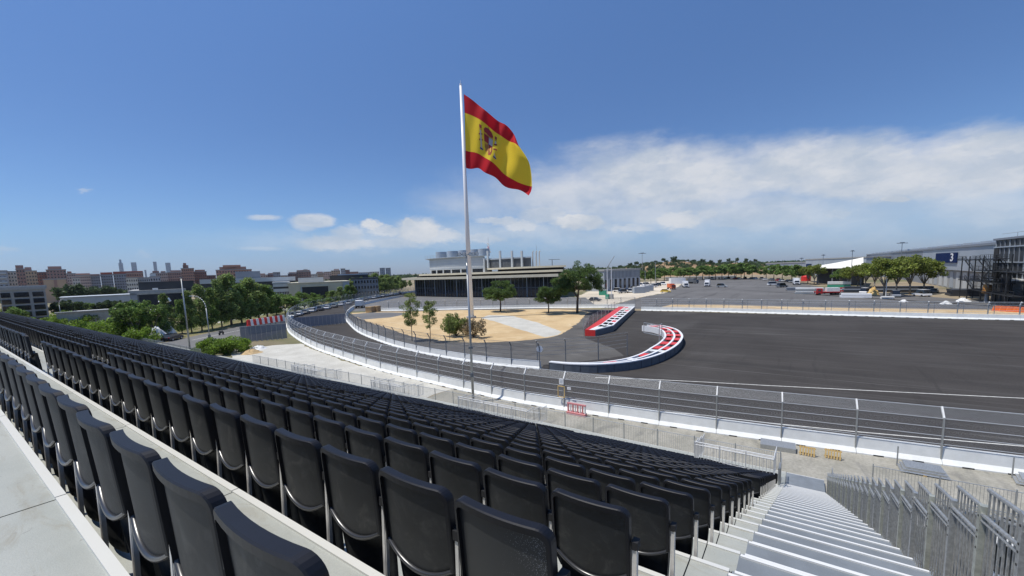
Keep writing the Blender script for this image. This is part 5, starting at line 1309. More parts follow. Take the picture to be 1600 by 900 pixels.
facade('car_port_building', 1100, 1150, 433, 372, 8, white_d, 'white low sheds beyond the far end of the car park', 0, 0, cat='shed')
facade('car_port_building', 1040, 1098, 434, 372, 8, white_d, 'white low sheds beyond the trucks', 0, 0, cat='shed')

# ---- pavilion (dark glass, cream roofs, drum)
YP = 158.0
def P_(px, py, Y=YP): return AY(px, py, Y)
pv = thing('pavilion', 'round-cornered pavilion with dark glass walls, cream stepped roofs and a white drum on top', 'building', (-125, YP, 0)); B = pv.location
def arc_poly(xl, xr, y0, y1, bulge=6, n=14, side=None):
    front = [(xl+(xr-xl)*k/n, y0-bulge*sin(pi*k/n)) for k in range(n+1)]
    return front+[(xr*y1/y0-2, y1), (xl*1.12, y1)]
mb = MB(); mb.prism(arc_poly(-177, -87, YP+2, YP+62, 3), 0, 9.0); gw = mb.build('glass_wall', glass_dk, pv, base=B)
for k in range(44):
    x = -176+88.5*k/43; y = YP+2-3*sin(pi*(x+177)/90)-.12
    MB().bar((x, y, 0), (x, y, 9), .10 if k % 4 else .3, .15).build('mullion', grey_clad_l if k % 4 == 0 else grey_clad, gw, base=B)
MB().bar((-176, YP+1, 4.4), (-120, YP-1.4, 4.4), .12).bar((-120, YP-1.4, 4.4), (-88, YP+1.2, 4.4), .12).build('transom', grey_clad, gw, base=B)
mb = MB(); mb.prism(arc_poly(-181.5, -84, YP-3, YP+66, 4), 9.0, 10.1); mb.build('lower_roof', cream, pv, base=B)
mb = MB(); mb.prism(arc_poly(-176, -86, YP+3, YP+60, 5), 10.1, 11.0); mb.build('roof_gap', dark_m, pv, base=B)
mb = MB(); mb.prism(arc_poly(-172, -84, YP+1, YP+62, 5), 11.0, 11.9); mb.build('middle_roof', cream, pv, base=B)
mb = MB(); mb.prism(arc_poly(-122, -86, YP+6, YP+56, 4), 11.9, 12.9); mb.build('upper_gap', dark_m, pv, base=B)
mb = MB(); mb.prism(arc_poly(-127, -84, YP+4, YP+58, 4), 12.9, 13.7); mb.build('upper_roof', cream, pv, base=B)
YD = YP+8
def ax(px): return AY(px, 410, YD).x
def az_(py, px): return AY(px, py, YD).z
xl, xr = ax(671), ax(758)
dz0, dz1, dz2 = az_(430, 715), az_(421, 715), az_(402.5, 715)
mb = MB(); mb.prism(arc_poly(xl+1, xr-.4, YD+.6, YD+24, 4), 11.5, dz1); mb.build('drum_window_band', glass_dk, pv, base=B)
for k in range(7): 
    x = xl+1+(xr-xl-2)*k/6; MB().box((x, YD-4*sin(pi*(x-xl)/(xr-xl))+.3, (dz0+dz1)/2), (.7, .5, dz1-dz0+.6)).build('drum_pier', white_clad, pv, base=B)
mb = MB(); mb.prism(arc_poly(xl, xr, YD, YD+25, 4), dz1, dz2); dr = mb.build('drum_cladding', white_clad, pv, base=B)
for k in range(5): 
    z = dz1+(dz2-dz1)*(k+.5)/5; pts = [(xl+(xr-xl)*i/14, YD-4*sin(pi*i/14)-.05, z) for i in range(15)]
    mb = MB(); [mb.bar(a, b, .06) for a, b in zip(pts, pts[1:])]; mb.build('cladding_joint', grey_clad_l, dr, base=B)
mb = MB(); mb.prism(arc_poly(xl-2.2, xr, YD-1, YD+26, 4.2), dz2, dz2+.35); mb.build('drum_deck', grey_clad_l, pv, base=B)
mb = MB(); pts = [(xl-2.2+(xr-xl+2.2)*i/14, YD-1-4.2*sin(pi*i/14), dz2+.35) for i in range(15)]
for a, b in zip(pts, pts[1:]):
    for z in (.7, 1.4): mb.bar((a[0], a[1], a[2]+z), (b[0], b[1], b[2]+z), .07)
    mb.bar(a, (a[0], a[1], a[2]+1.4), .07)
mb.build('roof_railing', galv, pv, base=B)
for px in (684, 702, 719.5, 737, 751):
    x = ax(px); MB().tube((x, YD+3.0, dz2+.35), (x, YD+3.0, dz2+3.7), 3.0, 24).build('cooling_tank', grey_clad_l, pv, base=B)
x0, x1 = ax(758), ax(829); z1_ = az_(405, 790)
mb = MB(); mb.prism(arc_poly(x0, x1, YD+.5, YD+24, 3), 13.7, z1_); mb.build('dark_drum', mat('drum_grey', (.09, .095, .10), .5, nscale=.5, namt=.2), pv, base=B)
mb = MB(); mb.prism(arc_poly(x0-.3, x1+.5, YD+.1, YD+24.6, 3), z1_, z1_+.6); mb.build('drum_rim', grey_clad_l, pv, base=B)
MB().box((x0, YD+2, (dz0+z1_)/2), (.7, 6, z1_-dz0+2)).build('drum_end_wall', white_clad, pv, base=B)
for i, (px, yt) in enumerate([(766, 392), (787, 392), (805, 392), (819, 392)]):
    x = ax(px); MB().box((x, YD-1.2-1.5*sin(pi*(x-x0)/(x1-x0)), (13.7+az_(yt, px))/2), (.85, .85, az_(yt, px)-13.7)).build('chimney_fin', white_clad, pv, base=B)
for px, yt in ((825.5, 394), (831, 393.5), (836, 393.5)):
    x = ax(px); z = az_(yt, px); mb = MB(); mb.tube((x, YD+4, 13.7), (x, YD+4, z), .3, 10); mb.tube((x, YD+4, z), (x+.5, YD+4, z+.5), .3, 8); mb.build('flue', alu, pv, base=B)
mb = MB(); x = ax(830); mb.tube((x, YD+5, 13), (x, YD+5, az_(382, 830)), .07, 5); mb.build('whip_antenna', galv, pv, base=B)
an = thing('antenna_mast', 'small red and white lattice antenna mast on the pavilion drum', 'antenna', (ax(756.5), YD+4, dz2))
z1a = az_(378.5, 756)-dz2
for j in range(4):
    mb = MB()
    for k in range(2):
        zb_ = z1a*(j*2+k)/8; zt2 = z1a*(j*2+k+1)/8
        for (a, b) in ((-.4, .4), (.4, -.4)): mb.bar((a, 0, zb_), (b, 0, zt2), .09)
        for a in (-.4, .4): mb.bar((a, 0, zb_), (a, 0, zt2), .12)
    mb.build('lattice_section', (red_p, white_p)[j % 2], an)
for zz, xx in ((.45, .8), (.6, -.7), (.75, .5), (.9, -.3), (.3, 1.2)): MB().tube((xx, -.3, z1a*zz), (xx, 0, z1a*zz), .45, 12).build('dish', white_d, an)
MB().tube((0, 0, z1a), (0, 0, z1a+2.5), .06, 5).build('whip', galv, an)

# ---- grey modular building behind the yard
t_, w_, h = facade('modular_building', 944, 1000, 422.5, 215, 12, grey_clad_l, 'grey modular building with vertical ribs right of the pines', 0, 0, ang=.12)
for k in range(26): MB().box((w_*(k+.5)/26, -.12, h*.80), (.25, .3, h*.36)).build('rib', grey_clad, t_)
for k in range(8): MB().box((w_*(k+.4)/8, -.1, h*.33), (w_*.05, .25, h*.5)).build('window', glass_dk, t_)

# ---- hall 3 on the right
XH = 44.0
hl = thing('exhibition_hall', 'long grey metal exhibition hall with navy number panel on its upper wall', 'building', (XH, 175, 0)); B = hl.location
def XP(px, py, X=XH): return AX(px, py, X)
y_n, y_f = 168.0, 470.0
def wallx(mb, y0, y1, z0, z1, x=XH, th=.4): mb.box((x+th/2, (y0+y1)/2, (z0+z1)/2), (th, abs(y1-y0), abs(z1-z0))); return mb
wallx(MB(), y_n, 262, 6.8, 14.6, th=60).build('upper_wall', grey_clad_l, hl, base=B)
wallx(MB(), 262, y_f, 0, 14.6, th=60).build('far_upper_wall', grey_clad, hl, base=B)
wallx(MB(), y_n, 262, 0, 6.8, XH+1.0, 58).build('lower_wall', conc_g, hl, base=B)
for k in range(12):
    y = y_n+3+92*k/12; wallx(MB(), y, y+3.9, .3, 6.2, XH+.85, .2).build('wall_panel', white_clad if k % 3 else grey_clad_l, hl, base=B)
wallx(MB(), y_n-.5, y_f, 14.6, 15.3, XH-.35, 61).build('roof_edge', grey_clad, hl, base=B)
for k in range(16):
    y = 185+17*k; MB().box((XH+1.4, y, 15.6), (2, 9, .7)).build('roof_duct', grey_clad_l, hl, base=B)
MB().box((XH-.1, (y_n+262)/2, 10.8), (.08, 262-y_n, .12)).build('cladding_joint', grey_clad, hl, base=B)
p0, p1 = XP(1468, 395, XH-.3), XP(1495.5, 395, XH-.3); pz0, pz1 = XP(1482, 410.5, XH-.3).z, XP(1482, 395, XH-.3).z
sg = MB().box((XH-.25, (p0.y+p1.y)/2+2.5, (pz0+pz1)/2), (.3, abs(p0.y-p1.y)+5, pz1-pz0)).build('number_panel', blue_sign, hl, base=B)
text_obj('3', (pz1-pz0)*1.08, white_p, hl, (XH-.42-B.x, p1.y+5.5-B.y, (pz0+pz1)/2-B.z), (pi/2, 0, -pi/2), .02, 'numeral_three').scale = (2.3, 1, 1)
# ---- black hall with fire stair at the right edge
bh = thing('black_hall', 'black glazed hall at the right edge with grey girts across its wall', 'building', (XH-2, 150, 0)); B = bh.location
XB = 41.5; yb0, yb1 = 120.0, AX(1554, 400, XB).y; zt3 = AX(1575, 374, XB).z
wallx(MB(), yb0, yb1, 0, zt3, XB, 45).build('wall', dk_clad, bh, base=B); wallx(MB(), yb0, yb1+.5, zt3, zt3+.5, XB-.4, 46).build('roof', grey_clad, bh, base=B)
for z in (zt3-1.8, zt3-5.6, zt3-8.0): MB().box((XB-.2, (yb0+yb1)/2, z), (.25, yb1-yb0, .28)).build('girt', grey_clad_l, bh, base=B)
for k in range(13): MB().box((XB-.12, yb1-1-3*k, zt3/2), (.2, .18, zt3-.4)).build('mullion', grey_clad if k % 3 else grey_clad_l, bh, base=B)
wallx(MB(), yb1-3.4, yb1-.2, 6, zt3-2, XB-.25, .2).build('dark_opening', dark_m, bh, base=B)
rr_ = MB(); rr_.bar((XB+1, yb0, zt3+1.6), (XB+1, yb1, zt3+1.6), .08); [rr_.bar((XB+1, yb0+5*k, zt3), (XB+1, yb0+5*k, zt3+1.6), .08) for k in range(8)]; rr_.build('roof_railing', galv, bh, base=B)
fs_ = thing('fire_stair', 'black steel fire stair tower with zigzag flights in front of the black hall', 'stair', (38, 160, 0)); B = fs_.location
XS = 37.0
def S(px, py, X=XS): return AX(px, py, X)
steel = mat('black_steel', (.025, .027, .03), .5, .3)
cols_px = [(1499, 401, 462), (1510.5, 400.5, 463), (1532, 403, 458), (1550, 398, 470), (1571, 420, 462)]
for (px, yt, yb) in cols_px:
    a, b = S(px, yt), S(px, yb); z0 = 0
    for X in (XS, XS+2.6): MB().bar((X, b.y, 0), (X, b.y, a.z), .20, .20).build('column', steel, fs_, base=B)
def flight(pa, pb, nm='flight'):
    a, b = S(*pa), S(*pb); mb = MB()
    for X in (XS, XS+2.6):
        mb.bar((X, a.y, a.z), (X, b.y, b.z), .10, .28)
        mb.bar((X, a.y, a.z+1.05), (X, b.y, b.z+1.05), .08)
        for k in range(6): t = k/5; mb.bar((X, lerp(a.y, b.y, t), lerp(a.z, b.z, t)), (X, lerp(a.y, b.y, t), lerp(a.z, b.z, t)+1.05), .06)
    n_ = 12
    for k in range(n_): t = (k+.5)/n_; mb.box((XS+1.3, lerp(a.y, b.y, t), lerp(a.z, b.z, t)), (2.4, .35, .06))
    mb.build(nm, steel, fs_, base=B)
def platform(px0, px1, py):
    a, b = S(px0, py), S(px1, py); z = a.z; mb = MB(); mb.box((XS+1.3, (a.y+b.y)/2, z), (2.9, abs(a.y-b.y), .18))
    for X in (XS, XS+2.6):
        for h in (.55, 1.1): mb.bar((X, a.y, z+h), (X, b.y, z+h), .07)
        for k in range(7): y = lerp(a.y, b.y, k/6); mb.bar((X, y, z), (X, y, z+1.1), .06)
    mb.build('platform', steel, fs_, base=B)
flight((1508, 407), (1520, 423)); flight((1507, 435), (1519, 451)); flight((1548, 421), (1533, 436)); flight((1535, 434), (1545, 449)); flight((1537, 405), (1547, 419))
platform(1498, 1510, 406.5); platform(1519, 1592, 422); platform(1498, 1508, 437); platform(1531, 1551, 405); platform(1516, 1560, 438); platform(1512, 1585, 451.5)
w2 = facade('dark_kiosk', 1584, 1640, 439, 150, 14, mat('kiosk_grey', (.06, .068, .07), .5), 'dark grey flat-roofed cabin at the right edge behind the barrier', 0, 0, cat='cabin', roofm=white_d, roofh=.35)
# ---- white membrane canopy and far grey halls
tn = thing('tent_canopy', 'large cream membrane canopy roof sloping down left of the grey hall', 'canopy', (XH-16, 300, 0)); B = tn.location
pA, pB, pC, pD = AX(1256, 417.5, 18), AX(1349, 402, 36), AX(1349, 417, 36), AX(1262, 418.5, 18)
def surf(name, A, Bp_, C, Dp, m, par, th=.25, n=8, sag=.8):
    mb = MB(); V = []
    for off in (0, -th):
        for j in range(n+1):
            for i in range(n+1):
                u, v = i/n, j/n; p = lerp(lerp(A, Bp_, u), lerp(Dp, C, u), v); V.append((p.x, p.y, p.z-sag*4*u*(1-u)*.5+off))
    w = n+1; k0 = w*w; F_ = [(j*w+i, j*w+i+1, (j+1)*w+i+1, (j+1)*w+i) for j in range(n) for i in range(n)]; F_ += [tuple(k0+q_ for q_ in f[::-1]) for f in F_]
    for i in range(n): F_ += [(i, i+k0, i+1+k0, i+1), (n*w+i, n*w+i+1, n*w+i+1+k0, n*w+i+k0), (i*w, (i+1)*w, (i+1)*w+k0, i*w+k0), (i*w+n, i*w+n+k0, (i+1)*w+n+k0, (i+1)*w+n)]
    mb.add(V, F_); return mb.build(name, m, par, base=B, smooth=False)
e0, e1 = AX(1256, 418, 16), AX(1352, 402, 42)
near_e0 = Vector((10, 262, e0.z)); 
R0 = PD(1256, 418, 300); R1 = PD(1349, 402, 262); R2 = PD(1349, 416, 235); R3 = PD(1275, 418.5, 262)
surf('roof_membrane', R0, R1, R2, R3, tentw, tn)
for (px, R_, yt) in ((1277, 262, 419), (1300, 255, 418), (1325, 246, 417), (1345, 238, 417)):
    p = PD(px, 440, R_); z = PD(px, yt, R_).z; MB().bar((p.x, p.y, 0), (p.x, p.y, z), .5, .5).build('post', grey_clad, tn, base=B)
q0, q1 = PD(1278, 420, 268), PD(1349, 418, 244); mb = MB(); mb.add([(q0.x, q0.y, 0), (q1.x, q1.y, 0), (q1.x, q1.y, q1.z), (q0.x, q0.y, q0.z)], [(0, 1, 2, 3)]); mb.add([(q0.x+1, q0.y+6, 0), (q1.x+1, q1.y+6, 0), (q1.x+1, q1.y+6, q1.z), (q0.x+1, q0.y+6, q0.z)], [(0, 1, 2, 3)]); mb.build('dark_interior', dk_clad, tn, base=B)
t_, w_, h = facade('far_grey_hall', 1196, 1262, 411.5, 520, 60, grey_clad_l, 'far grey hall with navy panels above the right-hand tree row', 0, 0)
for f in (.45, .50): MB().box((w_*f, -.4, h*.68), (w_*.05, .5, h*.25)).build('navy_panel', blue_sign, t_)
t_, w_, h = facade('far_grey_hall', 1258, 1352, 404.5, 430, 60, grey_clad_l, 'far grey hall rising behind the cream canopy', 0, 0, ang=-.2)
MB().box((w_*.08, -.4, h*.62), (w_*.1, .5, h*.22)).build('navy_panel', blue_sign, t_)

# ---- lamps on the right, hill lamp, cranes
for (px, yt, yb, R_, lab, big) in [(1329, 392.5, 448, 235, 'tall lamp post left of the grey hall, behind the red lorry', 1), (1284.5, 399, 440, 300, 'lamp post before the cream canopy edge', 1), (1407, 380, 420, 300, 'tall lamp post whose flat head rises above the grey hall roof', 2), (1251, 404, 440, 330, 'thin lamp post above the right-hand trees', 1),
                             (1003.5, 396, 425, 520, 'tall wide-headed lamp post on the hill', 2), (1024, 410, 450, 270, 'slim lamp post standing among the yard trucks', 1), (1008, 424, 455, 200, 'short lamp post beside the yard trucks', 0), (1384, 420, 463, 175, 'white-headed lamp post before the forked trees', 3)]:
    p = PD(px, yb, R_); zt4 = PD(px, yt, R_).z; s_ = R_/300
    t_ = thing('street_lamp', lab, 'street lamp', (p.x, p.y, 0), YAW)
    MB().tube((0, 0, 0), (0, 0, zt4), .16*s_+.04, 8, .1*s_+.03).build('pole', galv if big != 3 else white_d, t_)
    w_ = (.9, 1.8, 5.2, 2.6)[big]*s_
    MB().box((0, 0, zt4), (w_, .8, .28*s_)).box((0, 0, zt4+.3*s_), (w_*.4, .6, .3*s_)).build('lamp_head', galv_dark if big != 3 else white_p, t_)
p = PD(257.5, 470, 165); zz = PD(257, 470, 165).z
ud = thing('umbrella_sign', 'white mushroom-shaped sign on a white post before the dark office box', 'sign', (p.x, p.y, 0), YAW)
MB().tube((0, 0, 0), (0, 0, zz), .28, 10).build('post', white_p, ud); mb = MB(); mb.tube((0, 0, zz-.2), (0, 0, zz+.9), 1.6, 16, 1.1); mb.tube((0, 0, zz-.6), (0, 0, zz-.2), .5, 12, 1.5); mb.build('cap', white_p, ud)
# crane-like poles in the yard
for (px, yt, yb, lab) in ((949, 418, 462, 'white vertical pole left of a pair beside the pines'), (955.5, 416, 462, 'white vertical pole right of a pair beside the pines')):
    p = PD(px, yb, 165); z = PD(px, yt, 165).z; t_ = thing('pole', lab, 'pole', (p.x, p.y, 0)); MB().tube((0, 0, 0), (0, 0, z), .16, 8, .12).build('shaft', white_p, t_); MB().box((0, 0, .9), (1.2, 1.2, 1.8)).build('footing', green_p if 'left of' in lab else conc_g, t_)
a, b = PD(951, 414, 300), PD(960, 400, 305); t_ = thing('crane', 'thin mobile crane jib leaning up right beside the tallest pine', 'crane', (a.x, a.y, 0)); B = t_.location
MB().box((a.x, a.y, 1.6), (6, 2.6, 2.2)).build('carrier', yellow_p, t_, base=B); MB().bar((a.x, a.y, 2.5), a, .5).build('mast', galv, t_, base=B); MB().bar(a, b, .35).build('jib', galv_dark, t_, base=B)
a = PD(863, 420, 600); zc = PD(863, 405.5, 600).z; t_ = thing('tower_crane', 'tiny distant tower crane above the pavilion roof', 'crane', (a.x, a.y, 0), YAW)
MB().bar((0, 0, 0), (0, 0, zc), .9).build('mast', galv_dark, t_); MB().bar((-5, 0, zc), (11, 0, zc), .6).build('jib', galv_dark, t_)

# ================================================================== VEHICLES
def car(loc, rz, paint, lab, L_=4.4, W_=1.8, Hh=1.45, cat='car', name='parked_car', group=None, detail=True, cabin=(.22, .86), cabh=.55):
    t_ = thing(name, lab, cat, loc, rz, group)
    prof = [(-L_/2, .35), (-L_/2, .75), (-L_/2+.15, .92), (-L_*.02, .98), (L_/2-1.1, .95), (L_/2-.2, .78), (L_/2, .62), (L_/2, .35)]
    mb = MB(); n = len(prof); V = [(x, y*W_/2, z) for y in (-1, 1) for x, z in prof]; mb.add(V, [(k, (k+1) % n, n+(k+1) % n, n+k) for k in range(n)][::1]+[tuple(range(n))[::-1], tuple(range(n, 2*n))]); mb.build('body', paint, t_)
    c0, c1 = -L_/2+.15, L_/2-1.0
    mb = MB(); V = []
    for y in (-1, 1): V += [(c0, y*W_*.46, .93), (c1, y*W_*.46, .93), (c1-.75, y*W_*.38, Hh-.03), (c0+.55, y*W_*.38, Hh-.03)]
    mb.add(V, [(0, 1, 2, 3)[::1], (7, 6, 5, 4), (0, 4, 5, 1), (1, 5, 6, 2), (3, 2, 6, 7), (0, 3, 7, 4)]); mb.build('windows', car_glass, t_)
    mb = MB(); mb.box(((c0+c1)/2-.1, 0, Hh), ((c1-c0)-1.25, W_*.77, .07)); mb.build('roof', paint, t_)
    for x in (-L_*.30, L_*.31):
        for y in (-1, 1):
            w0 = MB().tube((x, y*(W_/2-.20), .32), (x, y*(W_/2+.02), .32), .32, 14).build('wheel', tyre_m, t_)
            if detail: MB().tube((x, y*(W_/2+.021), .32), (x, y*(W_/2+.03), .32), .19, 10).build('rim', alu, w0)
    if detail:
        for y in (-1, 1): MB().box((L_/2+.005, y*W_*.36, .66), (.05, .36, .13)).build('headlight', white_p, t_); MB().box((-L_/2-.005, y*W_*.38, .78), (.05, .28, .14)).build('tail_light', red_p, t_)
    return t_
paints = {'dark': mat('car_paint_dark', (.012, .015, .028), .2, spec=.7), 'white': mat('car_paint_white', (.72, .72, .72), .25, spec=.6), 'silver': mat('car_paint_silver', (.40, .42, .44), .28, .4), 'red': mat('car_paint_red', (.42, .02, .02), .25, spec=.6), 'grey': mat('car_paint_grey', (.12, .13, .14), .3), 'yellow': mat('car_paint_yellow', (.75, .50, .03), .3), 'orange': mat('car_paint_orange', (.62, .13, .04), .35)}
pc = G(270, 531.5); dr_ = (G(330, 518)-G(250, 537)); road_a = atan2(dr_.y, dr_.x)
car((pc.x, pc.y, 0), road_a, paints['dark'], 'dark blue car on the street left of the straight lamp column')
# motorcycle
pm = G(346, 523); mo = thing('motorcycle', 'dark motorcycle standing on the street right of the curved lamp', 'motorcycle', (pm.x, pm.y, 0), road_a)
for x in (-.7, .7): MB().tube((x, -.06, .32), (x, .06, .32), .32, 14).build('wheel', tyre_m, mo)
MB().box((0, 0, .6), (.9, .3, .4)).bar((-.1, 0, .8), (-.8, 0, .9), .25, .12).bar((.7, 0, .35), (.45, 0, 1.0), .08).build('body', paints['dark'], mo); MB().bar((.42, -.35, 1.05), (.42, .35, 1.05), .05).build('handlebar', steel, mo)
# parked cars along the track's left edge
cp = [(458, 497.5, 'silver'), (468, 494.5, 'white'), (478, 492, 'grey'), (489, 489, 'white'), (501, 487, 'dark'), (512, 484.5, 'white'), (523, 482, 'grey'), (534, 479, 'white'), (546, 477, 'silver'), (560, 473, 'white'), (572, 470.5, 'grey'), (585, 468, 'white'), (599, 465, 'silver'), (612, 462.5, 'white'), (625, 460.5, 'dark')]
for i, (px, py, c) in enumerate(cp):
    p = G(px, py-1.5); d_ = G(px+8, py-4.3)-p
    car((p.x, p.y, 0), atan2(d_.y, d_.x)+.9*(i % 3 == 0)*0, paints[c], '%s car in the parked line left of the track, %s from the near end' % (c, ordw(i+1)), group='cars parked in line left of the track', detail=False, Hh=1.5 if i % 4 else 1.75)
for i, (px, py, c) in enumerate([(388, 491, 'white'), (437, 482, 'silver'), (1450, 456, 'silver'), (1460, 457.5, 'grey')]):
    p = G(px, py); car((p.x, p.y, 0), (road_a, road_a, 1.2, 1.3)[i], paints[c], ('white car on the far street behind the left trees', 'silver car on the far street behind the trees', 'silver car parked before the forked trees', 'grey car parked before the grey hall wall')[i], detail=False)
for i in range(16):
    px = 1112+8.3*i+(i*37 % 5); p = G(px, 436.2+max(0, (i-8)*.75)); c = ('white', 'silver', 'white', 'grey', 'red', 'white', 'dark', 'silver')[i % 8]
    car((p.x, p.y, 0), 1.9+.1*(i % 3), paints[c], '%s car parked under the trees beyond the car park, %s from left' % (c, ordw(i+1)), group='cars parked under the trees beyond the car park', detail=False, Hh=1.5+.3*(i % 3 == 0))
for i, (px, py, c) in enumerate([(1128, 449, 'silver'), (1208, 446, 'white'), (1222, 449, 'grey'), (1352, 459, 'white'), (1398, 464, 'silver'), (1440, 463, 'white')]):
    p = G(px, py); car((p.x, p.y, 0), .4*i, paints[c], '%s van standing on the open car park, %s from the left' % (c, ordw(i+1)), L_=5, W_=2, Hh=2.1, cat='van', name='parked_van', detail=False)
def truck(loc, rz, lab, cabm, boxm, L_=6.5, W_=2.4, Hh=3.2, cab=1.9, flat=False, name='truck', cat='truck'):
    t_ = thing(name, lab, cat, loc, rz)
    hc = 2.35
    V = [(L_/2, -W_/2, .5), (L_/2, W_/2, .5), (L_/2, W_/2, 1.35), (L_/2, -W_/2, 1.35), (L_/2-.35, -W_/2*.94, hc), (L_/2-.35, W_/2*.94, hc), (L_/2-cab, -W_/2*.94, hc), (L_/2-cab, W_/2*.94, hc), (L_/2-cab, -W_/2, .5), (L_/2-cab, W_/2, .5), (L_/2-cab, -W_/2, 1.35), (L_/2-cab, W_/2, 1.35)]
    mb = MB(); mb.add(V, [(0, 1, 2, 3), (3, 2, 5, 4), (4, 5, 7, 6), (8, 0, 3, 10), (10, 3, 4, 6), (1, 9, 11, 2), (2, 11, 7, 5), (9, 8, 10, 6), (9, 6, 7, 11), (0, 8, 9, 1)]); cb = mb.build('cab', cabm, t_)
    mb = MB(); x0 = L_/2+.02; mb.add([(x0, -W_*.42, 1.42), (x0, W_*.42, 1.42), (x0-.30, W_*.40, hc-.1), (x0-.30, -W_*.40, hc-.1)], [(0, 1, 2, 3)]); mb.build('windscreen', car_glass, t_)
    MB().box((L_/2+.03, 0, .85), (.06, W_*.7, .35)).build('grille', tyre_m, t_)
    for y in (-1, 1): MB().box((L_/2+.05, y*W_*.38, .75), (.06, .35, .22)).build('headlight', white_p, t_); MB().box((L_/2-1.0, y*(W_/2+.01), 1.75), (.8, .04, .6)).build('side_window', car_glass, t_)
    lb2 = L_-cab-.1
    MB().box((-cab/2-.05, 0, .75), (lb2, W_*.5, .3)).build('chassis', tyre_m, t_)
    if flat: MB().box((-cab/2-.05, 0, 1.1), (lb2, W_, .3)).box((-L_/2+.1, 0, 1.5), (.1, W_, .6)).build('load_bed', boxm, t_)
    else: MB().box((-cab/2-.05, 0, (Hh+1)/2), (lb2, W_, Hh-1)).build('cargo_box', boxm, t_)
    for x in (L_/2-1.0, -L_*.22, -L_*.38):
        for y in (-1, 1): MB().tube((x, y*(W_/2-.3), .45), (x, y*(W_/2+.01), .45), .45, 14).build('wheel', tyre_m, t_)
    return t_
def face(px, py): p = G(px, py); return (p.x, p.y, 0), atan2(-p.y, -p.x)
l, a = face(1071, 449); truck(l, a+.12, 'white lorry facing the camera on the car park, left of the other white one', white_p, white_p, Hh=3.3)
l, a = face(1105, 447.5); truck(l, a-.08, 'white lorry facing the camera in the middle of the car park', white_p, white_p, Hh=3.5)
l, a = face(1083, 443); truck(l, a+.9, 'dark lorry turned sideways behind the left white lorry', paints['grey'], paints['grey'], Hh=3.3)
l, a = face(1049, 452); truck(l, a+.35, 'orange lorry beside the yellow car at the yard edge', paints['orange'], paints['orange'], L_=6, Hh=2.8)
p = G(1040, 457); car((p.x, p.y, 0), .2, paints['yellow'], 'yellow car at the edge of the car park beside the yard', Hh=1.5)
t_ = truck(*[*face(1292, 461)][:1], pi+.25, 'red flatbed lorry on the right of the car park with a white load', paints['red'], paints['red'], L_=7.0, Hh=2.4, flat=True); MB().box((-1.5, 0, 1.9), (3.6, 2.2, 1.3)).build('wrapped_load', white_d, t_)
l, a = face(1244, 445); truck(l, a+.1, 'white lorry beside the trees right of the car park', white_p, white_p, Hh=3.4)
# containers, yard clutter
def crate(px, py, dims, m, lab, name='container', cat='container', rz=.15, ribs=6, group=None):
    p = G(px, py); t_ = thing(name, lab, cat, (p.x, p.y, 0), rz, group); L_, W_, h = dims
    MB().box((0, 0, h/2), dims).build('shell', m, t_)
    mb = MB()
    for k in range(ribs): mb.box((-L_/2+L_*(k+.5)/ribs, -W_/2-.03, h/2), (.12, .08, h*.94))
    mb.build('ribs', m, t_); MB().box((0, 0, h+.04), (L_+.06, W_+.06, .1)).build('lid', white_d, t_); return t_
for i, (px, py) in enumerate([(998, 458), (1005, 456.5), (1012, 454.5)]): crate(px, py, (5.0, 2.4, 2.8), grey_clad_l, '%s grey site container from the left in the yard row' % ordw(i+1), rz=.7, group='grey site containers in the yard')
crate(977, 447, (7, 2.5, 2.8), yellow_p, 'bright yellow container raised among the yard trucks', rz=.4)
crate(1058, 443.5, (9, 5, 3.6), white_p, 'white tent-like cabin at the far edge of the yard', 'cabin', 'cabin', rz=.5)
for i, (px, py, m) in enumerate([(966, 456, white_d), (974, 458, conc_g), (985, 457, white_d), (990, 453, dk_clad), (1020, 449, white_p), (1028, 447, paints['grey']), (1036, 445, white_p), (1000, 447, white_p), (1010, 446, white_d)]):
    p = G(px, py); car((p.x, p.y, 0), i*.9, m, '%s vehicle parked among the yard clutter, %s from left' % ({0: 'pale', 1: 'grey', 2: 'pale', 3: 'dark', 4: 'white', 5: 'grey', 6: 'white', 7: 'white', 8: 'pale'}[i], ordw([1, 2, 3, 4, 7, 8, 9, 5, 6][i])), L_=5, W_=2, Hh=2.0, cat='van', name='parked_van', detail=False, group='vehicles parked in the construction yard')
crate(942, 461, (3, 2, 2.2), green_p, 'small green skip below the tallest pine', 'skip', 'skip')
p = G(930, 470.5); car((p.x, p.y, 0), .1, paints['dark'], 'low dark car behind the white barrier right of the pines', detail=False)
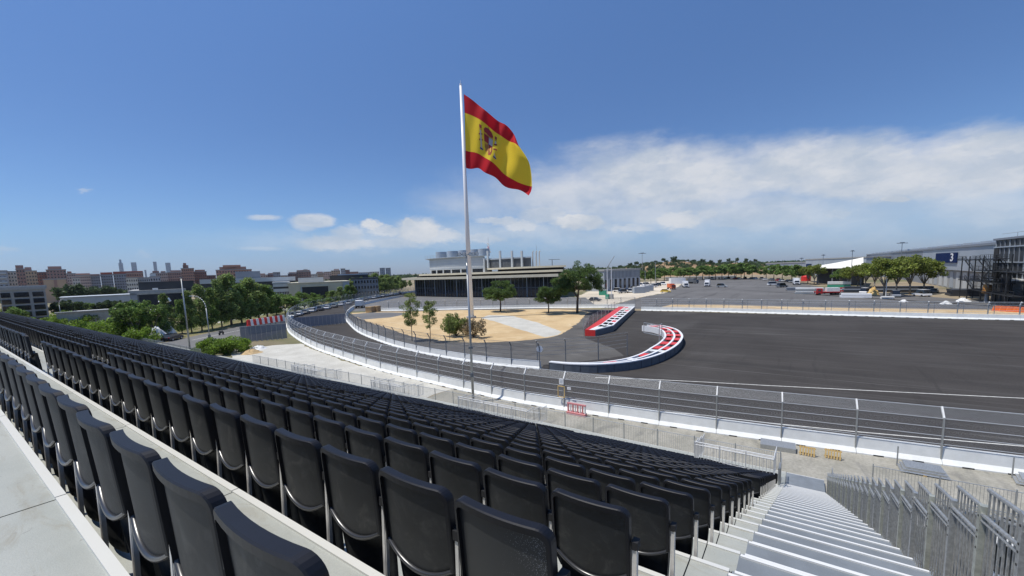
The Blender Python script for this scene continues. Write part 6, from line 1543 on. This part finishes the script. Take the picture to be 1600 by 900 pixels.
# clutter right of the car park
def heap(px, py, r, h, m, lab, name='rubble_heap', cat='heap', seed=1):
    p = G(px, py); rnd_ = random.Random(seed); mb = MB(); n1, n2 = 16, 6; V = [(0, 0, h)]
    for j in range(1, n2+1):
        for i in range(n1): a = 2*pi*i/n1; rr = r*j/n2*(1+rnd_.uniform(-.15, .15)); V.append((rr*cos(a), rr*sin(a), max(0, h*(1-(j/n2)**1.5)*(1+rnd_.uniform(-.2, .2))) if j < n2 else -.02))
    Fs = [(0, 1+i, 1+(i+1) % n1) for i in range(n1)]+[(1+(j-1)*n1+i, 1+j*n1+i, 1+j*n1+(i+1) % n1, 1+(j-1)*n1+(i+1) % n1) for j in range(1, n2) for i in range(n1)]
    mb.add(V, Fs); o = mb.build(name, m, loc=(p.x, p.y, 0)); return tag(o, lab, cat)
def pile(px, py, L_, W_, h, m, lab, name='sheet_stack', cat='stack', rz=0, layers=3, m2=None, seed=0):
    p = G(px, py); t_ = thing(name, lab, cat, (p.x, p.y, 0), rz); rnd_ = random.Random(seed)
    for k in range(layers): MB().box((rnd_.uniform(-.2, .2), rnd_.uniform(-.1, .1), h*(k+.5)/layers), (L_*rnd_.uniform(.85, 1), W_, h/layers*.86)).build('layer', m if k % 2 == 0 or m2 is None else m2, t_)
    return t_
pile(1265, 459, 9, 3, 2.2, galv, 'stack of pale steel frames left of the red lorry', 'frame_stack', seed=1, layers=4, m2=white_d); pile(1240, 454, 5.5, 2.2, 1.3, grey_clad, 'dark stack of beams on the car park', 'beam_stack', seed=2)
pile(1337, 465, 8.5, 2.2, 1.3, white_p, 'long white wrapped bales beside the fence', 'bale_row', seed=3, layers=2); pile(1325, 455, 14, 3, 1.4, paints['red'], 'long stack of dark red beams behind the white bales', 'beam_stack', seed=4, layers=3, m2=white_d)
pile(1310, 449, 8, 3, 2.6, green_p, 'pale green covered stack behind the red lorry', 'covered_stack', seed=5, layers=2, m2=white_d); heap(1364, 461, 1.7, 2.6, yellow_w, 'small cone-shaped sand pile right of the white bales', seed=5)
pile(1385, 456, 26, 3, 2.0, dk_clad, 'long dark stack of stage frames below the forked trees', 'frame_stack', seed=6, layers=3, m2=grey_clad); pile(1430, 455, 9, 3, 1.6, orange_p, 'orange wrapped stack below the rightmost forked tree', 'covered_stack', seed=7, m2=dk_clad)
pile(1386, 467, 3.2, 2, .8, white_d, 'low pale bundle near the white-headed lamp', 'bundle', seed=8, layers=2); heap(1412, 472, 1.0, .7, white_d, 'white rubble bags on the sandy strip, left heap', seed=9); heap(1478, 475, 1.2, .8, white_d, 'white rubble bags by the sandy strip, middle heap', seed=10); heap(1505, 471, 1.5, .9, white_d, 'white rubble bags below the fire stair', seed=12)
pile(1540, 462, 16, 6, 2.0, dk_clad, 'dark stage parts stacked under the fire stair', 'frame_stack', seed=11, layers=3)
p = PD(1259, 441, 300); zr = PD(1259, 429, 300).z; t_ = thing('red_dome', 'rounded red structure among the trees left of the canopy', 'structure', (p.x, p.y, 0)); mb = MB(); mb.tube((0, 0, 0), (0, 0, zr*.7), 2.4, 16); mb.tube((0, 0, zr*.7), (0, 0, zr), 2.4, 16, 1.0); mb.build('shell', red_p, t_)
pd_ = G(1541, 473); t_ = thing('drill_marker', 'orange-brown drum on a thin post right of the fire stair', 'marker', (pd_.x, pd_.y, 0)); MB().tube((0, 0, 0), (0, 0, 2.4), .45, 10, .35).build('base', conc_g, t_); MB().tube((0, 0, 2.4), (0, 0, 4.6), 1.0, 14, .7).build('drum', mat('orange_brown', (.45, .20, .04), .6), t_); MB().tube((0, 0, 4.6), (0, 0, 12), .1, 6).build('post', galv, t_)
for k in range(5):
    p = G(1560+11*k, 486.0+.6*k); th = thing('orange_barrier', 'orange plastic barrier beside the right end of the fence, %s from left' % ordw(k+1), 'barrier', (p.x, p.y, 0), .08, 'orange plastic barriers at the right')
    MB().box((0, 0, .5), (1.9, .5, 1.0), taper=.8).box((0, 0, .1), (1.95, .7, .2)).build('shell', orange_p, th); MB().box((0, 0, 1.05), (1.2, .2, .12)).build('handle', orange_p, th)
# wooden crates by the sand, van on the track
for i, (px, py) in enumerate([(579, 488), (588, 487)]):
    p = G(px, py); t_ = thing('wooden_crate', '%s wooden crate of the pair at the left corner of the sand' % ('left', 'right')[i], 'crate', (p.x, p.y, 0), .3)
    MB().box((0, 0, 1.0), (2.3, 2.0, 1.9)).build('box', mat('crate_wood', (.30, .21, .12), .8, nscale=3, namt=.2), t_); MB().box((0, -1.03, 1.75), (2.4, .05, .14)).box((0, -1.03, .25), (2.4, .05, .14)).build('batten', yellow_w, t_)
p = G(563, 481); truck((p.x, p.y, 0), 2.3, 'white box van standing on the far curve of the track', white_p, white_d, L_=5.8, Hh=2.9)
# ---------------------------------------------------------------- service strip objects near the stand
p = G(901, 648.5); rb = thing('plastic_barrier', 'faded red and white slatted plastic barrier against the white track barrier', 'barrier', (p.x, p.y, 0), -.02)
MB().box((0, 0, .12), (1.7, .45, .22)).box((0, 0, .92), (1.7, .16, .12)).build('frame', red_fade, rb)
for k in range(8): MB().box((-.78+.223*k, 0, .52), (.09, .14, .72)).build('slat', red_fade if k % 2 == 0 else white_d, rb)
for i, (px, py) in enumerate([(1261, 712), (1301, 717)]):
    p = G(px, py); t_ = thing('yellow_pallet', '%s yellow slatted pallet leaning by the pavement left of the railing' % ('left', 'right')[i], 'pallet', (p.x, p.y, 0), -.03)
    mb = MB()
    for k in range(6): mb.box((-.45+.18*k, -.1+.0, .42), (.10, .04, .75), rx=-.12)
    mb.build('slats', yellow_w, t_); MB().box((0, 0, .18), (1.1, .05, .09)).box((0, .05, .66), (1.1, .05, .09)).build('rail', yellow_w, t_); t_.scale = (.78, .78, .78)
a, b = G(1188, 698), G(1243, 707); t_ = thing('metal_tray', 'long folded grey metal tray lying against the white barrier', 'tray', ((a.x+b.x)/2, (a.y+b.y)/2, 0), atan2(b.y-a.y, b.x-a.x)); L_ = (b-a).length
mb = MB(); mb.box((0, .1, .35), (L_, .75, .05), rx=.18); mb.box((0, -.27, .15), (L_, .04, .28)); mb.build('sheet', galv, t_); MB().box((0, .1, .1), (L_*.96, .5, .16)).build('bearer', dark_m, t_)
for i, (x0, y0, x1, y1, nm) in enumerate([(1402, 729, 1478, 742, 'left'), (1580, 748, 1640, 760, 'right')]):
    a, b = G(x0, y0), G(x1, y1); t_ = thing('tube_stack', 'stack of grey steel tubes and frames on the pavement, %s of two stacks' % nm, 'stack', ((a.x+b.x)/2, (a.y+b.y)/2-.3, 0), atan2(b.y-a.y, b.x-a.x)); L_ = (b-a).length
    for j in range(3):
        mb = MB()
        for k in range(6): mb.tube((-L_/2+.1*j, -.5+.18*k, .12+.14*j), (L_/2-.1*j, -.5+.18*k, .12+.14*j), .045, 6)
        mb.build('tube_layer', galv, t_)
    MB().box((0, 0, .05), (.12, 1.2, .1)).build('bearer', yellow_w, t_)
    MB().bar((-L_/2, .4, 0), (-L_/2, .4, 1.2), .06).build('stake', galv, t_)
# signs and gate frame on the near fence
i_ = min(range(len(OUT)), key=lambda k: (OUT[k]-Vector((-16.6, 30.9, 0))).length); pS = AY(877, 596, 31.0)
t_ = thing('notice', 'small white notice hung on the near fence above the orange frame', 'sign', pS, 0); MB().box((0, 0, 0), (.42, .03, .5)).build('plate', white_p, t_); mb = MB()
for k in range(3): mb.box((0, -.02, .14-.12*k), (.28, .006, .04))
mb.build('printed_lines', grey_clad_l, t_)
pS = AY(877, 612, 31.0); t_ = thing('access_frame', 'yellow-edged access opening in the near debris fence', 'gate', pS, 0); mb = MB(); w_, h_ = .62, .95
mb.bar((-w_/2, 0, -h_/2), (-w_/2, 0, h_/2), .06).bar((w_/2, 0, -h_/2), (w_/2, 0, h_/2), .06).bar((-w_/2, 0, h_/2), (w_/2, 0, h_/2), .06).bar((-w_/2, 0, -h_/2), (w_/2, 0, -h_/2), .06); mb.build('frame', yellow_w, t_)
mb = MB(); mb.quad((-w_/2, .01, -h_/2), (w_/2, .01, -h_/2), (w_/2, .01, h_/2), (-w_/2, .01, h_/2), uv=[(0, 0), (w_, 0), (w_, h_), (0, h_)]); mb.build('mesh_infill', wire_top, t_)
pS = AY(889, 607, 31.0); t_ = thing('notice', 'small white plate beside the yellow-edged opening', 'sign', pS, 0); MB().box((0, 0, 0), (.34, .03, .22)).build('plate', white_p, t_); MB().box((0, -.02, 0), (.2, .006, .03)).build('printed_lines', grey_clad_l, t_)
# white tarps on the verge, sacks
heap(247, 533, 2.2, 3.0, white_d, 'white tarpaulin draped over a heap beside the street under the trees', 'tarpaulin', 'tarpaulin', 3); heap(263, 527, 1.8, 3.3, white_d, 'second white tarpaulin heap right of the draped one', 'tarpaulin', 'tarpaulin', 4)
heap(393, 552, 1.6, .7, g_sand, 'pale sandbag heap at the corner of the concrete apron', 'sandbags', 'sandbags', 6); heap(404, 545, 1.5, .6, white_d, 'white sacks lying by the street screen', 'sacks', 'sacks', 7)
# terracotta fence strip along the far pavement
a, b = G(345, 500), G(440, 484); t_ = thing('low_fence', 'low terracotta fence line behind the roadside trees', 'fence', a); B = t_.location
mb = MB(); mb.bar(a+Vector((0, 0, .7)), b+Vector((0, 0, .7)), .1, .9); mb.build('panel', mat('terracotta', (.30, .13, .08), .8, nscale=.5, namt=.3), t_, base=B)

# ================================================================== HAZE
HZ = 1
if HZ:
    mb = MB(); x0, x1, y0, y1, z0, z1 = -6300, 2200, -200, 3400, -1.0, 330.0
    mb.box(((x0+x1)/2, (y0+y1)/2, (z0+z1)/2), (x1-x0, y1-y0, z1-z0))
    hm = bpy.data.materials.new('haze_air'); hm.use_nodes = True; t = hm.node_tree; t.nodes.clear(); q = N(t)
    o_ = q.new('ShaderNodeOutputMaterial'); pvn = q.new('ShaderNodeVolumePrincipled'); pvn.inputs['Color'].default_value = (.80, .88, 1, 1); pvn.inputs['Density'].default_value = .00004
    pvn.inputs['Anisotropy'].default_value = .2
    q.link(pvn.outputs[0], o_.inputs['Volume'])
    hz = mb.build('haze', hm); hz['kind'] = 'stuff'; hz['label'] = 'thin pale blue haze over the far city'
# drop prototypes that were never placed
for k, r in PR.items():
    if k not in USED:
        for c in KIDS(r): bpy.data.objects.remove(c)
        bpy.data.objects.remove(r)
